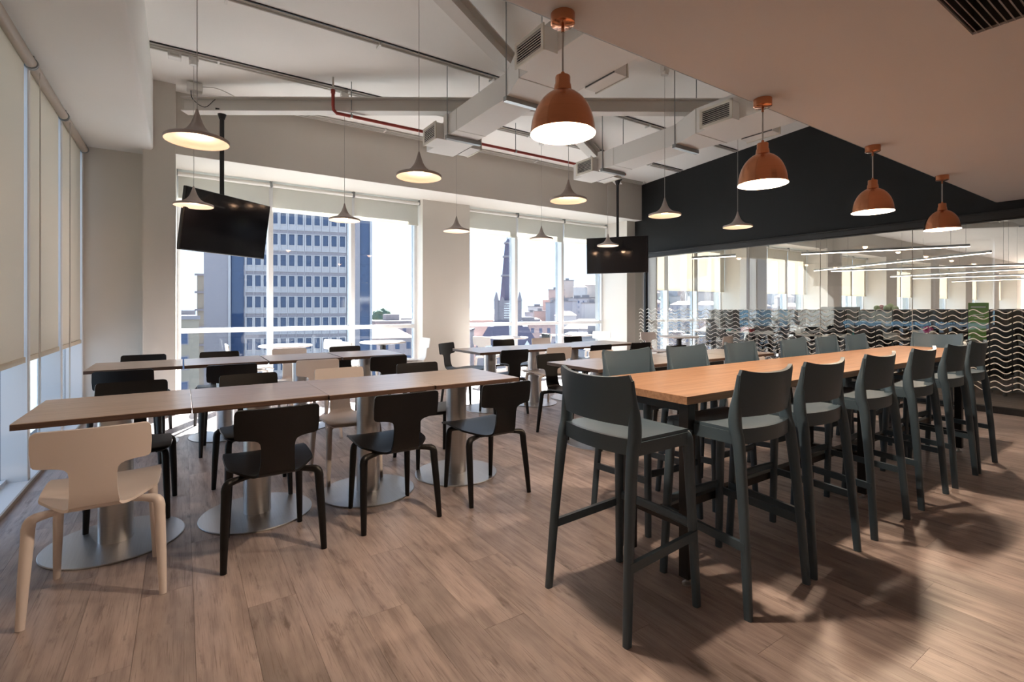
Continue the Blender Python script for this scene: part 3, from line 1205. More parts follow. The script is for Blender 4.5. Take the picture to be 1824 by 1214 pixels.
def chair_surface(vals, back):
    n = len(vals) - 1

    def fn(u, v):
        s = vals[round(v * n)]
        p = curve_at(2, s) if back else curve_at(1, s)
        x = (u * 2 - 1) * lerp_keys(WBACK if back else WSEAT, s)
        q = x / 0.2
        dish = fwd = 0.0
        if back:
            fwd = 0.020 * q * q * max(0.0, min(1.0, (s - 0.5) / 0.1))
        else:
            dish = 0.016 * q * q * max(0.0, min(1.0, (s + 0.235) / 0.12)) * max(0.3, min(1.0, (0.27 - s) / 0.06))
        return (x, p.y + fwd, p.z + dish)
    return fn, n


def make_chair(matkey):
    t = thing('dining_chair', 'chair', 'chair')
    ss = [0.268, 0.266, 0.262, 0.255, 0.245, 0.20, 0.15, 0.08, 0.02, -0.03, -0.055, -0.072, -0.088, -0.105, -0.12, -0.14, -0.16, -0.175, -0.19, -0.198, -0.21, -0.222, -0.232, -0.240, -0.247]
    sb = [0.462, 0.49, 0.52, 0.55, 0.59, 0.604, 0.615, 0.622, 0.627, 0.631, 0.634, 0.636, 0.638, 0.640, 0.6415, 0.6435, 0.646, 0.651, 0.656, 0.68, 0.71, 0.73, 0.75, 0.770, 0.777, 0.782, 0.785, 0.788, 0.7892, 0.79]
    fn, n = chair_surface(ss, False)
    bm = nb()
    shell(bm, fn, 12, n, 0.012)
    obj('seat', bm, matkey, t, smooth=40)
    fn, n = chair_surface(sb, True)
    bm = nb()
    shell(bm, fn, 14, n, 0.013)
    obj('backrest', bm, matkey, t, smooth=40)
    for s in (-1, 1):
        bm = nb()
        sweep(bm, [(s * 0.10, -0.10, 0.418), (s * 0.170, -0.138, 0.418), (s * 0.207, -0.158, 0.412), (s * 0.2175, -0.164, 0.385), (s * 0.219, -0.168, 0.345), (s * 0.226, -0.192, 0.18), (s * 0.232, -0.216, 0.0)],
              [0.014, 0.017, 0.0205, 0.0225, 0.022, 0.0195, 0.0150], 10, 4, ref=(1, 0, 0))
        obj('leg', bm, matkey, t, smooth=50)
        bm = nb()
        sweep(bm, [(s * 0.10, 0.12, 0.422), (s * 0.150, 0.165, 0.420), (s * 0.173, 0.182, 0.408), (s * 0.179, 0.188, 0.375), (s * 0.180, 0.190, 0.34), (s * 0.185, 0.200, 0.18), (s * 0.190, 0.212, 0.0)],
              [0.014, 0.016, 0.019, 0.0205, 0.0205, 0.018, 0.0140], 10, 4, ref=(1, 0, 0))
        obj('leg', bm, matkey, t, smooth=50)
    bm = nb()
    box(bm, -0.11, 0.11, -0.13, 0.15, 0.410, 0.432, bev=0.006)
    obj('seat_frame', bm, matkey, t)
    return t


chB, chC, chW = make_chair('black_plastic'), make_chair('cream_plastic'), make_chair('white_plastic')
used = set()


def chair(kind, x, y, rz, label, group):
    """x, y: floor centre; rz 0 looks towards the windows"""
    src = {'B': chB, 'C': chC, 'W': chW}[kind]
    if kind not in used:
        used.add(kind)
        src.location = (x, y, 0)
        src.rotation_euler = (0, 0, rz)
        src['label'] = label
        src['group'] = group
        return src
    return dup(src, (x, y, 0), rz, label, group)


COLN = {'B': 'black', 'C': 'pale beige', 'W': 'white'}


ORD = ('first', 'second', 'third', 'fourth', 'fifth', 'sixth')


def row(kinds, xs, y, flip, where, group, jit=0.03, seed=1):
    rnd = random.Random(seed)
    for i, (k, x) in enumerate(zip(kinds, xs)):
        chair(k, x, y, (PI if flip else 0) + rnd.uniform(-jit, jit), '%s T-back chair, %s from the side blinds, %s' % (COLN[k], ORD[i], where), group)


chair('C', -0.305, 2.93, 0.0, 'pale grey-white plastic chair with T-shaped back at the table end by the side blinds', 'pale chairs')
chair('B', 0.395, 2.96, 0.0, 'black plastic T-back chair right beside the pale grey-white chair', 'black chairs')
chair('B', 1.083, 2.99, -0.01, 'black plastic T-back chair between two black chairs on the aisle side of its row', 'black chairs')
chair('B', 1.765, 3.00, 0.03, 'black plastic T-back chair at the row end beside the bar stools', 'black chairs')
row('BBCB', (-0.27, 0.42, 1.06, 1.74), 3.86, True, 'across from the pale grey-white chair row', 'chairs across the first row', 0.03, 2)
row('BBCB', (-0.38, 0.36, 1.07, 1.76), 5.20, False, 'tower window row, room side', 'chairs of the tower row, room side', 0.03, 3)
row('BBCB', (-0.34, 0.34, 1.07, 1.72), 6.15, True, 'tower window row, window side', 'chairs of the tower row, window side', 0.03, 4)
row('BCBB', (3.28, 4.02, 4.68, 5.38), 3.88, True, 'row behind the bar, window side', 'chairs behind the bar, window side', 0.05, 5)
row('BBCB', (3.30, 4.00, 4.70, 5.40), 3.02, False, 'row behind the bar, bar side', 'chairs behind the bar, bar side', 0.03, 6)
row('BCBB', (3.245, 3.92, 4.62, 5.40), 5.08, False, 'spire window row, room side', 'chairs of the spire row, room side', 0.04, 7)
chair('B', 3.22, 6.02, PI + 0.55, 'black plastic T-back chair turned askew by the window column', 'chairs of the spire row, window side')
row('BCB', (4.12, 4.86, 5.52), 6.14, True, 'spire window row, window side', 'chairs of the spire row, window side', 0.04, 8)
for x, y, rz, k, lb in (
        (0.78, 7.65, -PI / 2, 'W', 'sunlit white chair at the round table nearer the pilaster, back to the pilaster'),
        (1.70, 7.80, PI / 2 + 0.5, 'W', 'sunlit white chair turned askew between the two round tables of the tower window'),
        (2.20, 7.45, -PI / 2 + 0.4, 'W', 'sunlit white chair facing the round table beside the window column'),
        (3.02, 7.50, PI / 2, 'W', 'white chair seen side-on, its back against the window column'),
        (4.52, 7.42, -PI / 2 + 0.35, 'W', 'sunlit white chair at the church spire table, window column side'),
        (5.50, 7.50, PI / 2 - 0.3, 'W', 'sunlit white chair at the church spire table, black wall side'),
        (6.02, 7.40, -PI / 2 - 0.3, 'B', 'black chair at the round table under the spire window near the black wall'),
        (7.02, 7.40, PI / 2 + 0.5, 'W', 'sunlit white chair below the hanging screen at the black wall'),
        (7.78, 6.50, PI - 0.15, 'C', 'pale beige chair between partition table and the window corner'),
        (7.82, 5.32, 0.15, 'C', 'pale beige chair at the round table against the glass, room side')):
    chair(k, x, y, rz, lb, 'chairs at the round tables')

# ------------------------------------------------------------------ bar table
t = thing('bar_table', 'long high bar table with warm oak top and black steel legs', 'table', (4.14, 1.77, 0))
X0, X1 = -2.235, 2.26
bm = nb()
box(bm, X0, X1, -0.345, 0.345, 0.838, 0.876, bev=0.0015)
obj('table_top', bm, 'bar_top', t)
for lx in (-2.195, -0.33, 1.62):
    for ly in (-0.315, 0.035):
        bm = nb()
        box(bm, lx - 0.026, lx + 0.026, ly - 0.026, ly + 0.026, 0.035, 0.838, bev=0.002)
        lg = obj('leg', bm, 'black_metal', t)
        bm = nb()
        lathe(bm, [(0, 0.0), (0.022, 0.0), (0.022, 0.008), (0.008, 0.014), (0.008, 0.036), (0, 0.036)], 16, (lx, ly, 0))
        obj('levelling_foot', bm, 'steel', lg, smooth=40)
    bm = nb()
    box(bm, lx - 0.02, lx + 0.02, -0.29, 0.01, 0.26, 0.30)
    obj('cross_bar', bm, 'black_metal', t)
    bm = nb()
    box(bm, lx - 0.02, lx + 0.02, -0.29, 0.01, 0.80, 0.838)
    obj('top_bearer', bm, 'black_metal', t)
bm = nb()
box(bm, -2.18, 1.62, -0.165, -0.125, 0.258, 0.298)
obj('foot_bar', bm, 'black_metal', t)


# ------------------------------------------------------------------ bar stools
def make_stool():
    t = thing('bar_stool', 'stool', 'bar stool')
    m = 'stool'
    def seat_fn(u, v):
        q = u * 2 - 1
        hw = 0.205 + 0.0 * v
        y = -0.165 + 0.365 * v
        if v < 0.3:
            y -= 0.030 * (1 - q * q) * (0.3 - v) / 0.3
        z = 0.752 - 0.012 * (1 - q * q) * math.sin(PI * min(1, v * 1.05)) - 0.012 * max(0, (v - 0.9) / 0.1) ** 2
        return (q * hw, y, z)
    bm = nb()
    shell(bm, seat_fn, 12, 12, 0.020)
    obj('seat', bm, m, t, smooth=50)

    def back_fn(u, v):
        q = u * 2 - 1
        a = abs(q)
        zb, zt = 0.815, 1.0 + 0.018 * a ** 3
        z = zb + (zt - zb) * v
        hw = 0.208 + 0.004 * v
        if v > 0.9:
            hw -= 0.010 * ((v - 0.9) / 0.1) ** 2
        y = -0.160 - 0.040 * (1 - q * q) - 0.022 * v
        return (q * hw, y, z)
    bm = nb()
    shell(bm, back_fn, 16, 10, 0.018)
    obj('backrest', bm, m, t, smooth=50)

    def rail_fn(u, v):
        q = u * 2 - 1
        return (q * 0.2, -0.166 - 0.036 * (1 - q * q), 0.700 + 0.064 * v)
    bm = nb()
    shell(bm, rail_fn, 14, 2, 0.018)
    obj('rear_rail', bm, m, t, smooth=50)
    for s in (-1, 1):
        bm = nb()
        sweep(bm, [(s * 0.240, -0.237, 0.0), (s * 0.226, -0.212, 0.35), (s * 0.212, -0.180, 0.68), (s * 0.207, -0.160, 0.76), (s * 0.206, -0.157, 0.84), (s * 0.207, -0.166, 0.92), (s * 0.209, -0.178, 0.995)],
              [0.0175, 0.020, 0.024, 0.027, 0.024, 0.013, 0.009], 12, 4, flat=0.80, square=0.35, ref=(1, 0, 0))
        obj('leg', bm, m, t, smooth=50)
        bm = nb()
        sweep(bm, [(s * 0.226, 0.204, 0.0), (s * 0.214, 0.190, 0.35), (s * 0.203, 0.178, 0.66), (s * 0.199, 0.172, 0.73), (s * 0.185, 0.155, 0.748)],
              [0.0175, 0.0195, 0.0215, 0.021, 0.012], 12, 4, flat=0.85, square=0.35, ref=(1, 0, 0))
        obj('leg', bm, m, t, smooth=50)
        bm = nb()
        bar(bm, (s * 0.201, -0.165, 0.722), (s * 0.199, 0.17, 0.722), 0.022, 0.052)
        obj('side_rail', bm, m, t)
        bm = nb()
        bar(bm, (s * 0.236, -0.222, 0.288), (s * 0.226, 0.196, 0.310), 0.018, 0.036)
        obj('stretcher', bm, m, t)
    bm = nb()
    bar(bm, (-0.199, 0.170, 0.722), (0.199, 0.170, 0.722), 0.022, 0.048)
    obj('front_rail', bm, m, t)
    bm = nb()
    pts = [(-0.216, 0.195, 0.345), (-0.1, 0.207, 0.345), (0.1, 0.207, 0.345), (0.216, 0.195, 0.345)]
    sweep(bm, pts, [0.020] * 4, 12, 3, flat=0.5, square=0.4, ref=(0, 1, 0))
    obj('footrest', bm, m, t, smooth=50)
    return t


st = make_stool()
st.location = (1.635, 1.552, 0)
st.rotation_euler = (0, 0, -PI / 2)
tag(st, 'blue-grey plastic bar stool standing at the head of the bar table', 'bar stool', 'bar stools')
rr = random.Random(5)
for i, x in enumerate((2.17, 2.72, 3.415, 4.13, 4.805, 5.355)):
    dup(st, (x, 1.385 + 0.01 * (x - 2.1), 0), rr.uniform(-0.02, 0.02), 'blue-grey bar stool with its back to the room, %s after the stool heading the table' % ORD[i])
for i, x in enumerate((2.40, 3.01, 3.68, 4.49, 5.10, 5.72)):
    dup(st, (x, 2.075, 0), PI + rr.uniform(-0.03, 0.03), 'blue-grey bar stool on the window side, %s after the stool heading the table' % ORD[i])
dup(st, (6.44, 1.85, 0), PI / 2, 'blue-grey plastic bar stool at the bar table end facing the room, by the glass partition')

# ------------------------------------------------------------------ office behind the glass
M['desk'] = mat('white_desk_laminate', (0.70, 0.69, 0.66), 0.4)
M['office_black'] = mat('charcoal_fabric_panel', (0.022, 0.022, 0.024), 0.8)
M['office_grey'] = mat('grey_plastic', (0.10, 0.105, 0.11), 0.5)
M['mesh_grey'] = mat('light_grey_panel', (0.42, 0.45, 0.45), 0.6)
M['green'] = mat('green_print', (0.16, 0.36, 0.05), 0.5)
M['pink'] = mat('magenta_paper', (0.65, 0.02, 0.22), 0.5)
M['paper'] = mat('white_paper', (0.78, 0.77, 0.74), 0.6)
M['red_item'] = mat('red_plastic', (0.40, 0.03, 0.03), 0.5)
M['teal_item'] = mat('teal_plastic', (0.06, 0.30, 0.30), 0.5)
M['balloon_g'] = mat('pale_green_balloon', (0.55, 0.72, 0.42), 0.35)
M['balloon_p'] = mat('pink_balloon', (0.80, 0.42, 0.45), 0.35)
M['leaf'] = mat('plant_leaf', (0.05, 0.13, 0.04), 0.5)


def make_desk():
    t = thing('work_desk', 'desk', 'desk')
    boxo('desk_top', 'desk', t, -0.75, 0.75, -0.38, 0.38, 0.715, 0.74, bev=0.003)
    for s in (-1, 1):
        bm = nb()
        box(bm, s * 0.70 - 0.025, s * 0.70 + 0.025, -0.34, -0.30, 0, 0.715)
        box(bm, s * 0.70 - 0.025, s * 0.70 + 0.025, 0.30, 0.34, 0, 0.715)
        box(bm, s * 0.70 - 0.025, s * 0.70 + 0.025, -0.30, 0.30, 0.0, 0.03)
        obj('leg_frame', bm, 'office_grey', t)
    boxo('privacy_screen', 'office_black', t, -0.75, 0.75, 0.385, 0.425, 0.25, 1.235, bev=0.006)
    d = boxo('drawer_unit', 'office_black', t, 0.30, 0.68, -0.30, 0.34, 0.03, 0.62, bev=0.004)
    for k in range(3):
        boxo('drawer_front', 'office_grey', d, 0.31, 0.67, -0.312, -0.30, 0.05 + k * 0.19, 0.225 + k * 0.19)
    return t


def make_monitor():
    t = thing('monitor', 'monitor', 'monitor')
    boxo('casing', 'office_grey', t, -0.28, 0.28, 0.0, 0.035, 0.14, 0.49, bev=0.004)
    boxo('display', 'screen', t, -0.27, 0.27, -0.003, 0.0, 0.155, 0.48)
    bm = nb()
    bar(bm, (0, 0.05, 0.0), (0, 0.045, 0.3), 0.05, 0.02, (0, 1, 0))
    obj('stand', bm, 'office_grey', t)
    boxo('foot', 'office_grey', t, -0.11, 0.11, -0.06, 0.10, 0.0, 0.012)
    return t


def make_office_chair():
    t = thing('office_chair', 'office chair', 'chair')
    bm = nb()
    shell(bm, lambda u, v: ((u - 0.5) * (0.46 - 0.06 * v), -0.22 - 0.05 * v + 0.12 * (u - 0.5) ** 2, 0.55 + 0.48 * v), 8, 8, 0.035)
    obj('backrest', bm, 'office_black', t, smooth=50)
    boxo('seat', 'office_black', t, -0.24, 0.24, -0.22, 0.24, 0.43, 0.50, bev=0.02)
    bm = nb()
    cyl(bm, (0, 0, 0.08), (0, 0, 0.44), 0.03, 10)
    obj('gas_column', bm, 'office_grey', t, smooth=50)
    for k in range(5):
        a = 2 * PI * k / 5
        bm = nb()
        bar(bm, (0, 0, 0.09), (0.28 * math.cos(a), 0.28 * math.sin(a), 0.065), 0.04, 0.03)
        lathe(bm, [(0, 0), (0.025, 0.01), (0.025, 0.05), (0, 0.06)], 8, (0.28 * math.cos(a), 0.28 * math.sin(a), 0.0))
        obj('base_arm', bm, 'office_grey', t)
    for s in (-1, 1):
        bm = nb()
        sweep(bm, [(s * 0.22, 0.0, 0.46), (s * 0.28, 0.0, 0.52), (s * 0.28, -0.02, 0.66), (s * 0.28, 0.12, 0.68)], [0.015] * 4, 6, 3)
        obj('armrest', bm, 'office_grey', t)
    return t


dk, mo, oc = make_desk(), make_monitor(), make_office_chair()
first = True
ro = random.Random(11)
DESKS = []
for X, ys, side in ((10.75, (0.55, 2.08, 3.61), 1), (12.6, (3.2, 4.73), 1), (12.6, (6.26,), 1), (10.75, (5.30, 6.84), 1), (15.0, (2.5, 4.03, 5.56), 1), (17.6, (2.4, 3.93, 5.46), 1), (20.6, (2.6, 4.13, 5.66), 1), (24.0, (3.0, 4.53), 1), (28.0, (3.4, 4.93), 1)):
    for yy in ys:
        DESKS.append((X, yy))
for i, (X, yy) in enumerate(DESKS):
    near = i < 3
    lbd = 'white work desk with charcoal screen just behind the glass partition' if near else 'white work desk with charcoal screen deeper in the office'
    gd = 'office desks near the glass' if near else 'office desks deeper in'
    if i == 0:
        d = dk
        d.location, d.rotation_euler = (X, yy, 0), (0, 0, -PI / 2)
        tag(d, lbd, 'desk', gd)
    else:
        dup(dk, (X, yy, 0), -PI / 2, lbd, gd)
    for k in (-0.36, 0.36):
        lbm = 'black monitor on a desk just behind the glass partition' if near else 'black monitor on a desk deeper in the office'
        gm = 'monitors near the glass' if near else 'monitors deeper in'
        loc = (X + 0.16, yy + k, 0.74 + (0.10 if not near else 0.0))
        rz = -PI / 2 + ro.uniform(-0.25, 0.25)
        if i == 0 and k < 0:
            mo.location, mo.rotation_euler = (loc[0], loc[1], 0.74), (0, 0, rz)
            tag(mo, lbm, 'monitor', gm)
        else:
            dup(mo, (loc[0], loc[1], 0.74), rz, lbm, gm)
    lbc = 'black office chair at a desk just behind the glass partition' if near else 'black office chair at a desk deeper in the office'
    gc = 'office chairs near the glass' if near else 'office chairs deeper in'
    loc = (X - 0.62, yy + ro.uniform(-0.25, 0.25), 0)
    rz = -PI / 2 + ro.uniform(-0.6, 0.6)
    if i == 0:
        oc.location, oc.rotation_euler = loc, (0, 0, rz)
        tag(oc, lbc, 'chair', gc)
    else:
        dup(oc, loc, rz, lbc, gc)
    # things on the desk
    for k in range(3):
        if i == 1 and k == 2:
            continue
        bm = nb()
        sxs, sys_, sz = ro.uniform(0.05, 0.12), ro.uniform(0.05, 0.14), ro.uniform(0.03, 0.16)
        box(bm, -sxs, sxs, -sys_, sys_, 0, sz, bev=0.004)
        mk = ro.choice(['paper', 'paper', 'red_item', 'teal_item', 'office_grey', 'mesh_grey', 'paper'])
        nm = {'paper': 'paper stack', 'red_item': 'red box', 'teal_item': 'teal box', 'office_grey': 'grey box', 'mesh_grey': 'grey box'}[mk]
        o = obj(nm.replace(' ', '_'), bm, mk, None, (X - 0.12 + ro.uniform(-0.12, 0.1), yy - 0.5 + k * 0.48, 0.74))
        tag(o, '%s lying on an office desk behind the glass partition' % nm, nm.split()[-1] if mk != 'paper' else 'paper', 'desk clutter, %s' % nm)

# pale room divider, banner, flower, balloons, plant
bm = nb()
box(bm, 11.30, 11.34, 4.38, 5.10, 0.05, 1.30, bev=0.006)
o = obj('room_divider', bm, 'mesh_grey')
tag(o, 'pale grey freestanding room divider behind the glass partition', 'divider')
for yy in (4.48, 5.0):
    boxo('foot', 'office_grey', o, 11.12, 11.52, yy - 0.03, yy + 0.03, 0, 0.05)
t = thing('banner', 'small green roll-up banner standing on an office desk', 'banner', (10.44, 2.40, 0.74), -PI / 2 - 0.1)
boxo('cassette', 'office_grey', t, -0.14, 0.14, -0.03, 0.03, 0.0, 0.03)
pnl = boxo('print', 'green', t, -0.125, 0.125, -0.003, 0.0, 0.03, 0.62)
boxo('pole', 'rod', t, -0.006, 0.006, 0.0, 0.008, 0.03, 0.62)
for z, h, wdt in ((0.545, 0.016, 0.09), (0.43, 0.008, 0.06), (0.40, 0.008, 0.075), (0.37, 0.008, 0.05)):
    boxo('text_line', 'paper', pnl, -wdt, wdt, -0.0045, -0.003, z, z + h)
t = thing('paper_flower', 'magenta paper pompom standing on an office desk', 'decoration', (10.50, 3.05, 0.74))
bm = nb()
cyl(bm, (0, 0, 0), (0, 0, 0.12), 0.012, 8)
obj('stem', bm, 'leaf', t)
bm = nb()
bmesh.ops.create_icosphere(bm, subdivisions=3, radius=0.07)
for v in bm.verts:
    v.co *= 1 + 0.25 * noise.noise(v.co * 40)
    v.co.z += 0.16
obj('bloom', bm, 'pink', t)
for i, (px, py, rpx, k) in enumerate(((1562, 549, 5, 'g'), (1570, 548, 5, 'p'), (1579, 549, 5, 'g'), (1586, 546, 5.5, 'g'), (1595, 550, 5, 'g'))):
    q = at_d(px, py, 11.6 + 0.22 * (i % 2))
    r = rpx / F_PX * 11.6
    t = thing('balloon', 'pale green balloon above the charcoal desk screens' if k == 'g' else 'pink balloon among the pale green balloons', 'balloon', (q.x, q.y, q.z), 0, 'balloons in the office')
    bm = nb()
    lathe(bm, [(0, r * 1.1)] + [(r * math.cos(a), r * 1.1 * math.sin(a)) for a in [math.radians(d) for d in (70, 50, 30, 10, -10, -30, -50, -70)]] + [(0.008, -r * 1.18), (0, -r * 1.2)], 16)
    obj('bulb', bm, 'balloon_' + k, t, smooth=60)
    bm = nb()
    cyl(bm, (0, 0, -r * 1.18), (0, 0, -q.z), 0.002, 4)
    obj('string', bm, 'paper', t)
t = thing('potted_plant', 'small leafy plant in a white pot on an office desk', 'plant', (14.86, 2.1, 0.74))
bm = nb()
lathe(bm, [(0, 0), (0.06, 0), (0.08, 0.13), (0.07, 0.13), (0, 0.12)], 16)
obj('pot', bm, 'paper', t, smooth=40)
for k in range(22):
    a, tl = ro.uniform(0, 2 * PI), ro.uniform(0.15, 0.9)
    ln = ro.uniform(0.25, 0.42)
    tip = Vector((math.cos(a) * math.sin(tl), math.sin(a) * math.sin(tl), math.cos(tl))) * ln
    bm = nb()
    side = Vector((-math.sin(a), math.cos(a), 0)) * 0.022
    P = [Vector((0, 0, 0.12)), Vector((0, 0, 0.12)) + tip * 0.5 + side, Vector((0, 0, 0.12)) + tip, Vector((0, 0, 0.12)) + tip * 0.5 - side]
    bm.faces.new([bm.verts.new(p) for p in P])
    obj('leaf', bm, 'leaf', t)

# linear office lamps hung at different angles
LEDS = [((11.78, 5.73), (13.05, 3.13), 2.50), ((16.0, 7.4), (13.7, 2.96), 2.40), ((16.6, 7.2), (18.4, 3.3), 2.40), ((21.4, 7.3), (20.5, 3.7), 2.40), ((23.5, 7.3), (24.0, 4.2), 2.40), ((27.6, 7.2), (27.3, 4.6), 2.40), ((9.8, 7.2), (10.1, 6.3), 2.41)]
for (x0, y0), (x1, y1), z in LEDS:
    t = thing('linear_lamp', 'slim glowing linear lamp hung at an angle in the office', 'lamp', ((x0 + x1) / 2, (y0 + y1) / 2, z), 0, 'linear office lamps')
    dx, dy = (x1 - x0) / 2, (y1 - y0) / 2
    bm = nb()
    bar(bm, (-dx, -dy, 0.03), (dx, dy, 0.03), 0.05, 0.045)
    obj('housing', bm, 'mesh_grey', t)
    bm = nb()
    bar(bm, (-dx, -dy, 0.0), (dx, dy, 0.0), 0.036, 0.012)
    obj('light_strip', bm, 'led', t)
    for s in (-0.8, 0.8):
        bm = nb()
        cyl(bm, (dx * s, dy * s, 0.05), (dx * s, dy * s, ceil_z((y0 + y1) / 2 + dy * s) - z), 0.003, 5)
        obj('wire', bm, 'rod', t)

# office services under the slab
t = thing('air_duct', 'white painted duct with grille in the office beyond the glass', 'duct', (0, 0, 0))
boxo('main_run', 'duct', t, 13.2, 30.0, 2.2, 2.75, 3.05, 3.40)
bm = nb()
neck(bm, 13.5, 14.1, 2.75, 2.90, 3.08, 3.36, 1)
nbx = obj('branch_box', bm, 'duct', t)
bm = nb()
neck(bm, 13.506, 14.094, 2.75, 2.90, 3.086, 3.354, 1, 0.012)
box(bm, 13.518, 14.082, 2.75, 2.762, 3.098, 3.342)
obj('dark_duct_inside', bm, 'duct_shade', nbx)  # dark sleeve standing in for shade in the neck
bm = nb()
neck(bm, 13.45, 14.15, 2.90, 2.915, 3.05, 3.39, 1, 0.07)
obj('grille_frame', bm, 'grille', nbx)
for k in range(6):
    boxo('grille_blade', 'grille', nbx, 13.52, 14.08, 2.902, 2.912, 3.13 + k * 0.034, 3.142 + k * 0.034)
for xx in (15, 19, 24):
    boxo('hanger_rail', 'rod', t, xx, xx + 0.05, 2.15, 2.80, 3.02, 3.05)
t = thing('sprinkler_pipe', 'dull red sprinkler pipe in the office beyond the glass', 'pipe', (0, 0, 0))
bm = nb()
pts = [(11.9, 4.35, ceil_z(4.35)), (11.9, 4.35, 3.2), (12.0, 4.3, 3.12), (12.9, 3.5, 3.1), (12.95, 0.5, 3.1), (12.95, -3.0, 3.1)]
sweep(bm, pts, [0.028] * 6, 8, 1, ref=(1, 0, 0))
obj('pipe_run', bm, 'red_pipe', t)
for i, (p, q) in enumerate((((9.0, 7.3, 3.7), (16.0, 2.0, 3.85)), ((16.0, 7.3, 3.7), (9.0, 1.5, 3.85)), ((17.0, 7.3, 3.7), (24.0, 1.0, 3.85)))):
    o = ibeam('bracing_beam', p, q, 'white steel bracing beam in the office ceiling, %s from the partition' % ORD[i])
bm = nb()
box(bm, 9.2, 10.6, 0.9, 1.9, 2.75, 2.95)
o = obj('ceiling_raft', bm, 'office_black')
tag(o, 'dark ceiling raft in the office just past the partition', 'ceiling raft')
for xx in (9.3, 10.5):
    boxo('hanger', 'rod', o, xx, xx + 0.012, 1.4, 1.412, 2.95, ceil_z(1.4))

# ------------------------------------------------------------------ the city outside
GZ = -27.0
M['concrete'] = painted('lilac_grey_stone_cladding', (0.335, 0.295, 0.31), 0.8, 2.0, 0.05)
M['stone_light'] = painted('pale_stone_frames', (0.50, 0.46, 0.46), 0.8, 2.0, 0.05)
M['blue_glass'] = mat('blue_mirror_glass', (0.035, 0.065, 0.14), 0.06, spec=0.8)
M['tan'] = painted('sandstone_render', (0.36, 0.295, 0.23), 0.8, 1.0, 0.05)
M['backlit_slate'] = painted('violet_cast_slate', (0.155, 0.135, 0.18), 0.7, 2.0, 0.1)  # slate with the violet cast of its backlight put into the colour
M['pale_stone'] = painted('pale_church_stone', (0.30, 0.265, 0.28), 0.8, 2.0, 0.1)
M['sea'] = mat('sea_water', (0.085, 0.15, 0.21), 0.7, spec=0.1)
M['ground'] = painted('haze_tinted_city_ground', (0.14, 0.165, 0.17), 0.9, 0.05, 0.1)  # bluish haze is put into the ground colour
M['foliage'] = painted('tree_foliage', (0.085, 0.125, 0.095), 0.9, 1.0, 0.4)
HC = []
for i, c in enumerate(((0.36, 0.325, 0.33), (0.44, 0.395, 0.37), (0.31, 0.31, 0.34), (0.42, 0.31, 0.285), (0.48, 0.46, 0.46))):  # wall colours paled to stand in for distant haze
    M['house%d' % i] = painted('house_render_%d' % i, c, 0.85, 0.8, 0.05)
M['roof_grey'] = painted('grey_flat_roof', (0.22, 0.21, 0.22), 0.85, 0.5, 0.05)
M['roof_tile'] = painted('dull_tile_roof', (0.20, 0.14, 0.125), 0.85, 0.5, 0.05)

bm = nb()
box(bm, -9000, 12000, 420, 30000, -41, -40)
o = obj('sea', bm, 'sea')
tag(o, 'blue sea meeting the pale sky beyond the city', 'sea')
o['kind'] = 'stuff'


def hill(x, y):
    d = x * SY + y * CYW
    if d < 60:
        return GZ
    u = (x * CYW - y * SY) / d
    a = max(0.0, min(1.0, (u + 0.03) / 0.16))
    a = a * a * (3 - 2 * a)
    b = max(0.0, min(1.0, (d - 190) / 260))
    return GZ + a * b * (44 + 5 * noise.noise(Vector((x * 0.011, y * 0.011, 3)))) - (1 - a) * 12 * b


bm = nb()
nx, ny = 60, 44
gv = [[bm.verts.new((-260 + 960 * i / nx, 10 + 640 * j / ny, 0)) for i in range(nx + 1)] for j in range(ny + 1)]
for r_ in gv:
    for v in r_:
        v.co.z = hill(v.co.x, v.co.y)
for j in range(ny):
    for i in range(nx):
        bm.faces.new((gv[j][i], gv[j][i + 1], gv[j + 1][i + 1], gv[j + 1][i]))
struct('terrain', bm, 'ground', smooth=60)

# office tower: facade frame, one axis along the facade
P0, P1 = at_d(363, CY, 80.0), at_d(663, CY, 88.0)
fx = (P1 - P0).normalized()
TL = (P1 - P0).length


def fac(px):
    r = ray(px)
    # solve P0 + fx*s = k*r for s
    D = -fx.x * r.y + r.x * fx.y
    return (P0.x * r.y - P0.y * r.x) / D


tw = thing('office_tower', 'lilac-grey stone office tower with rows of blue windows', 'building', (P0.x, P0.y, GZ), math.atan2(fx.y, fx.x))
TOP = 34.0 - GZ
boxo('tower_body', 'concrete', tw, 0, TL, 0.6, 20, 0, TOP)
seg = [fac(p) for p in (363, 411, 434, 617, 641, 659, 663)]
boxo('blank_panel', 'concrete', tw, 0, seg[1], 0.0, 0.6, 0, TOP)
boxo('glass_strip', 'blue_glass', tw, seg[1], seg[2], 0.35, 0.6, 0, TOP)
boxo('pier', 'stone_light', tw, seg[1] - 0.35, seg[1], -0.15, 0.6, 0, TOP)
boxo('pier', 'concrete', tw, seg[3], seg[4], 0.0, 0.6, 0, TOP)
boxo('glass_strip', 'blue_glass', tw, seg[4], seg[5], 0.35, 0.6, 0, TOP)
boxo('pier', 'stone_light', tw, seg[5], seg[6], 0.0, 0.6, 0, TOP)
cols = [444.4 + 15.06 * k for k in range(12)]
DF = 83.5
fh = 37.2 / F_PX * DF
rows_z = [CAM_H + (CY - 389) / F_PX * DF - GZ + fh * (1 - k) for k in range(9)]
sill = None
first_win = None
for k, zc in enumerate(rows_z):
    boxo('spandrel', 'concrete', tw, seg[2], seg[3], 0.12, 0.6, zc - fh + 0.93, zc - 0.93 - 0.0)
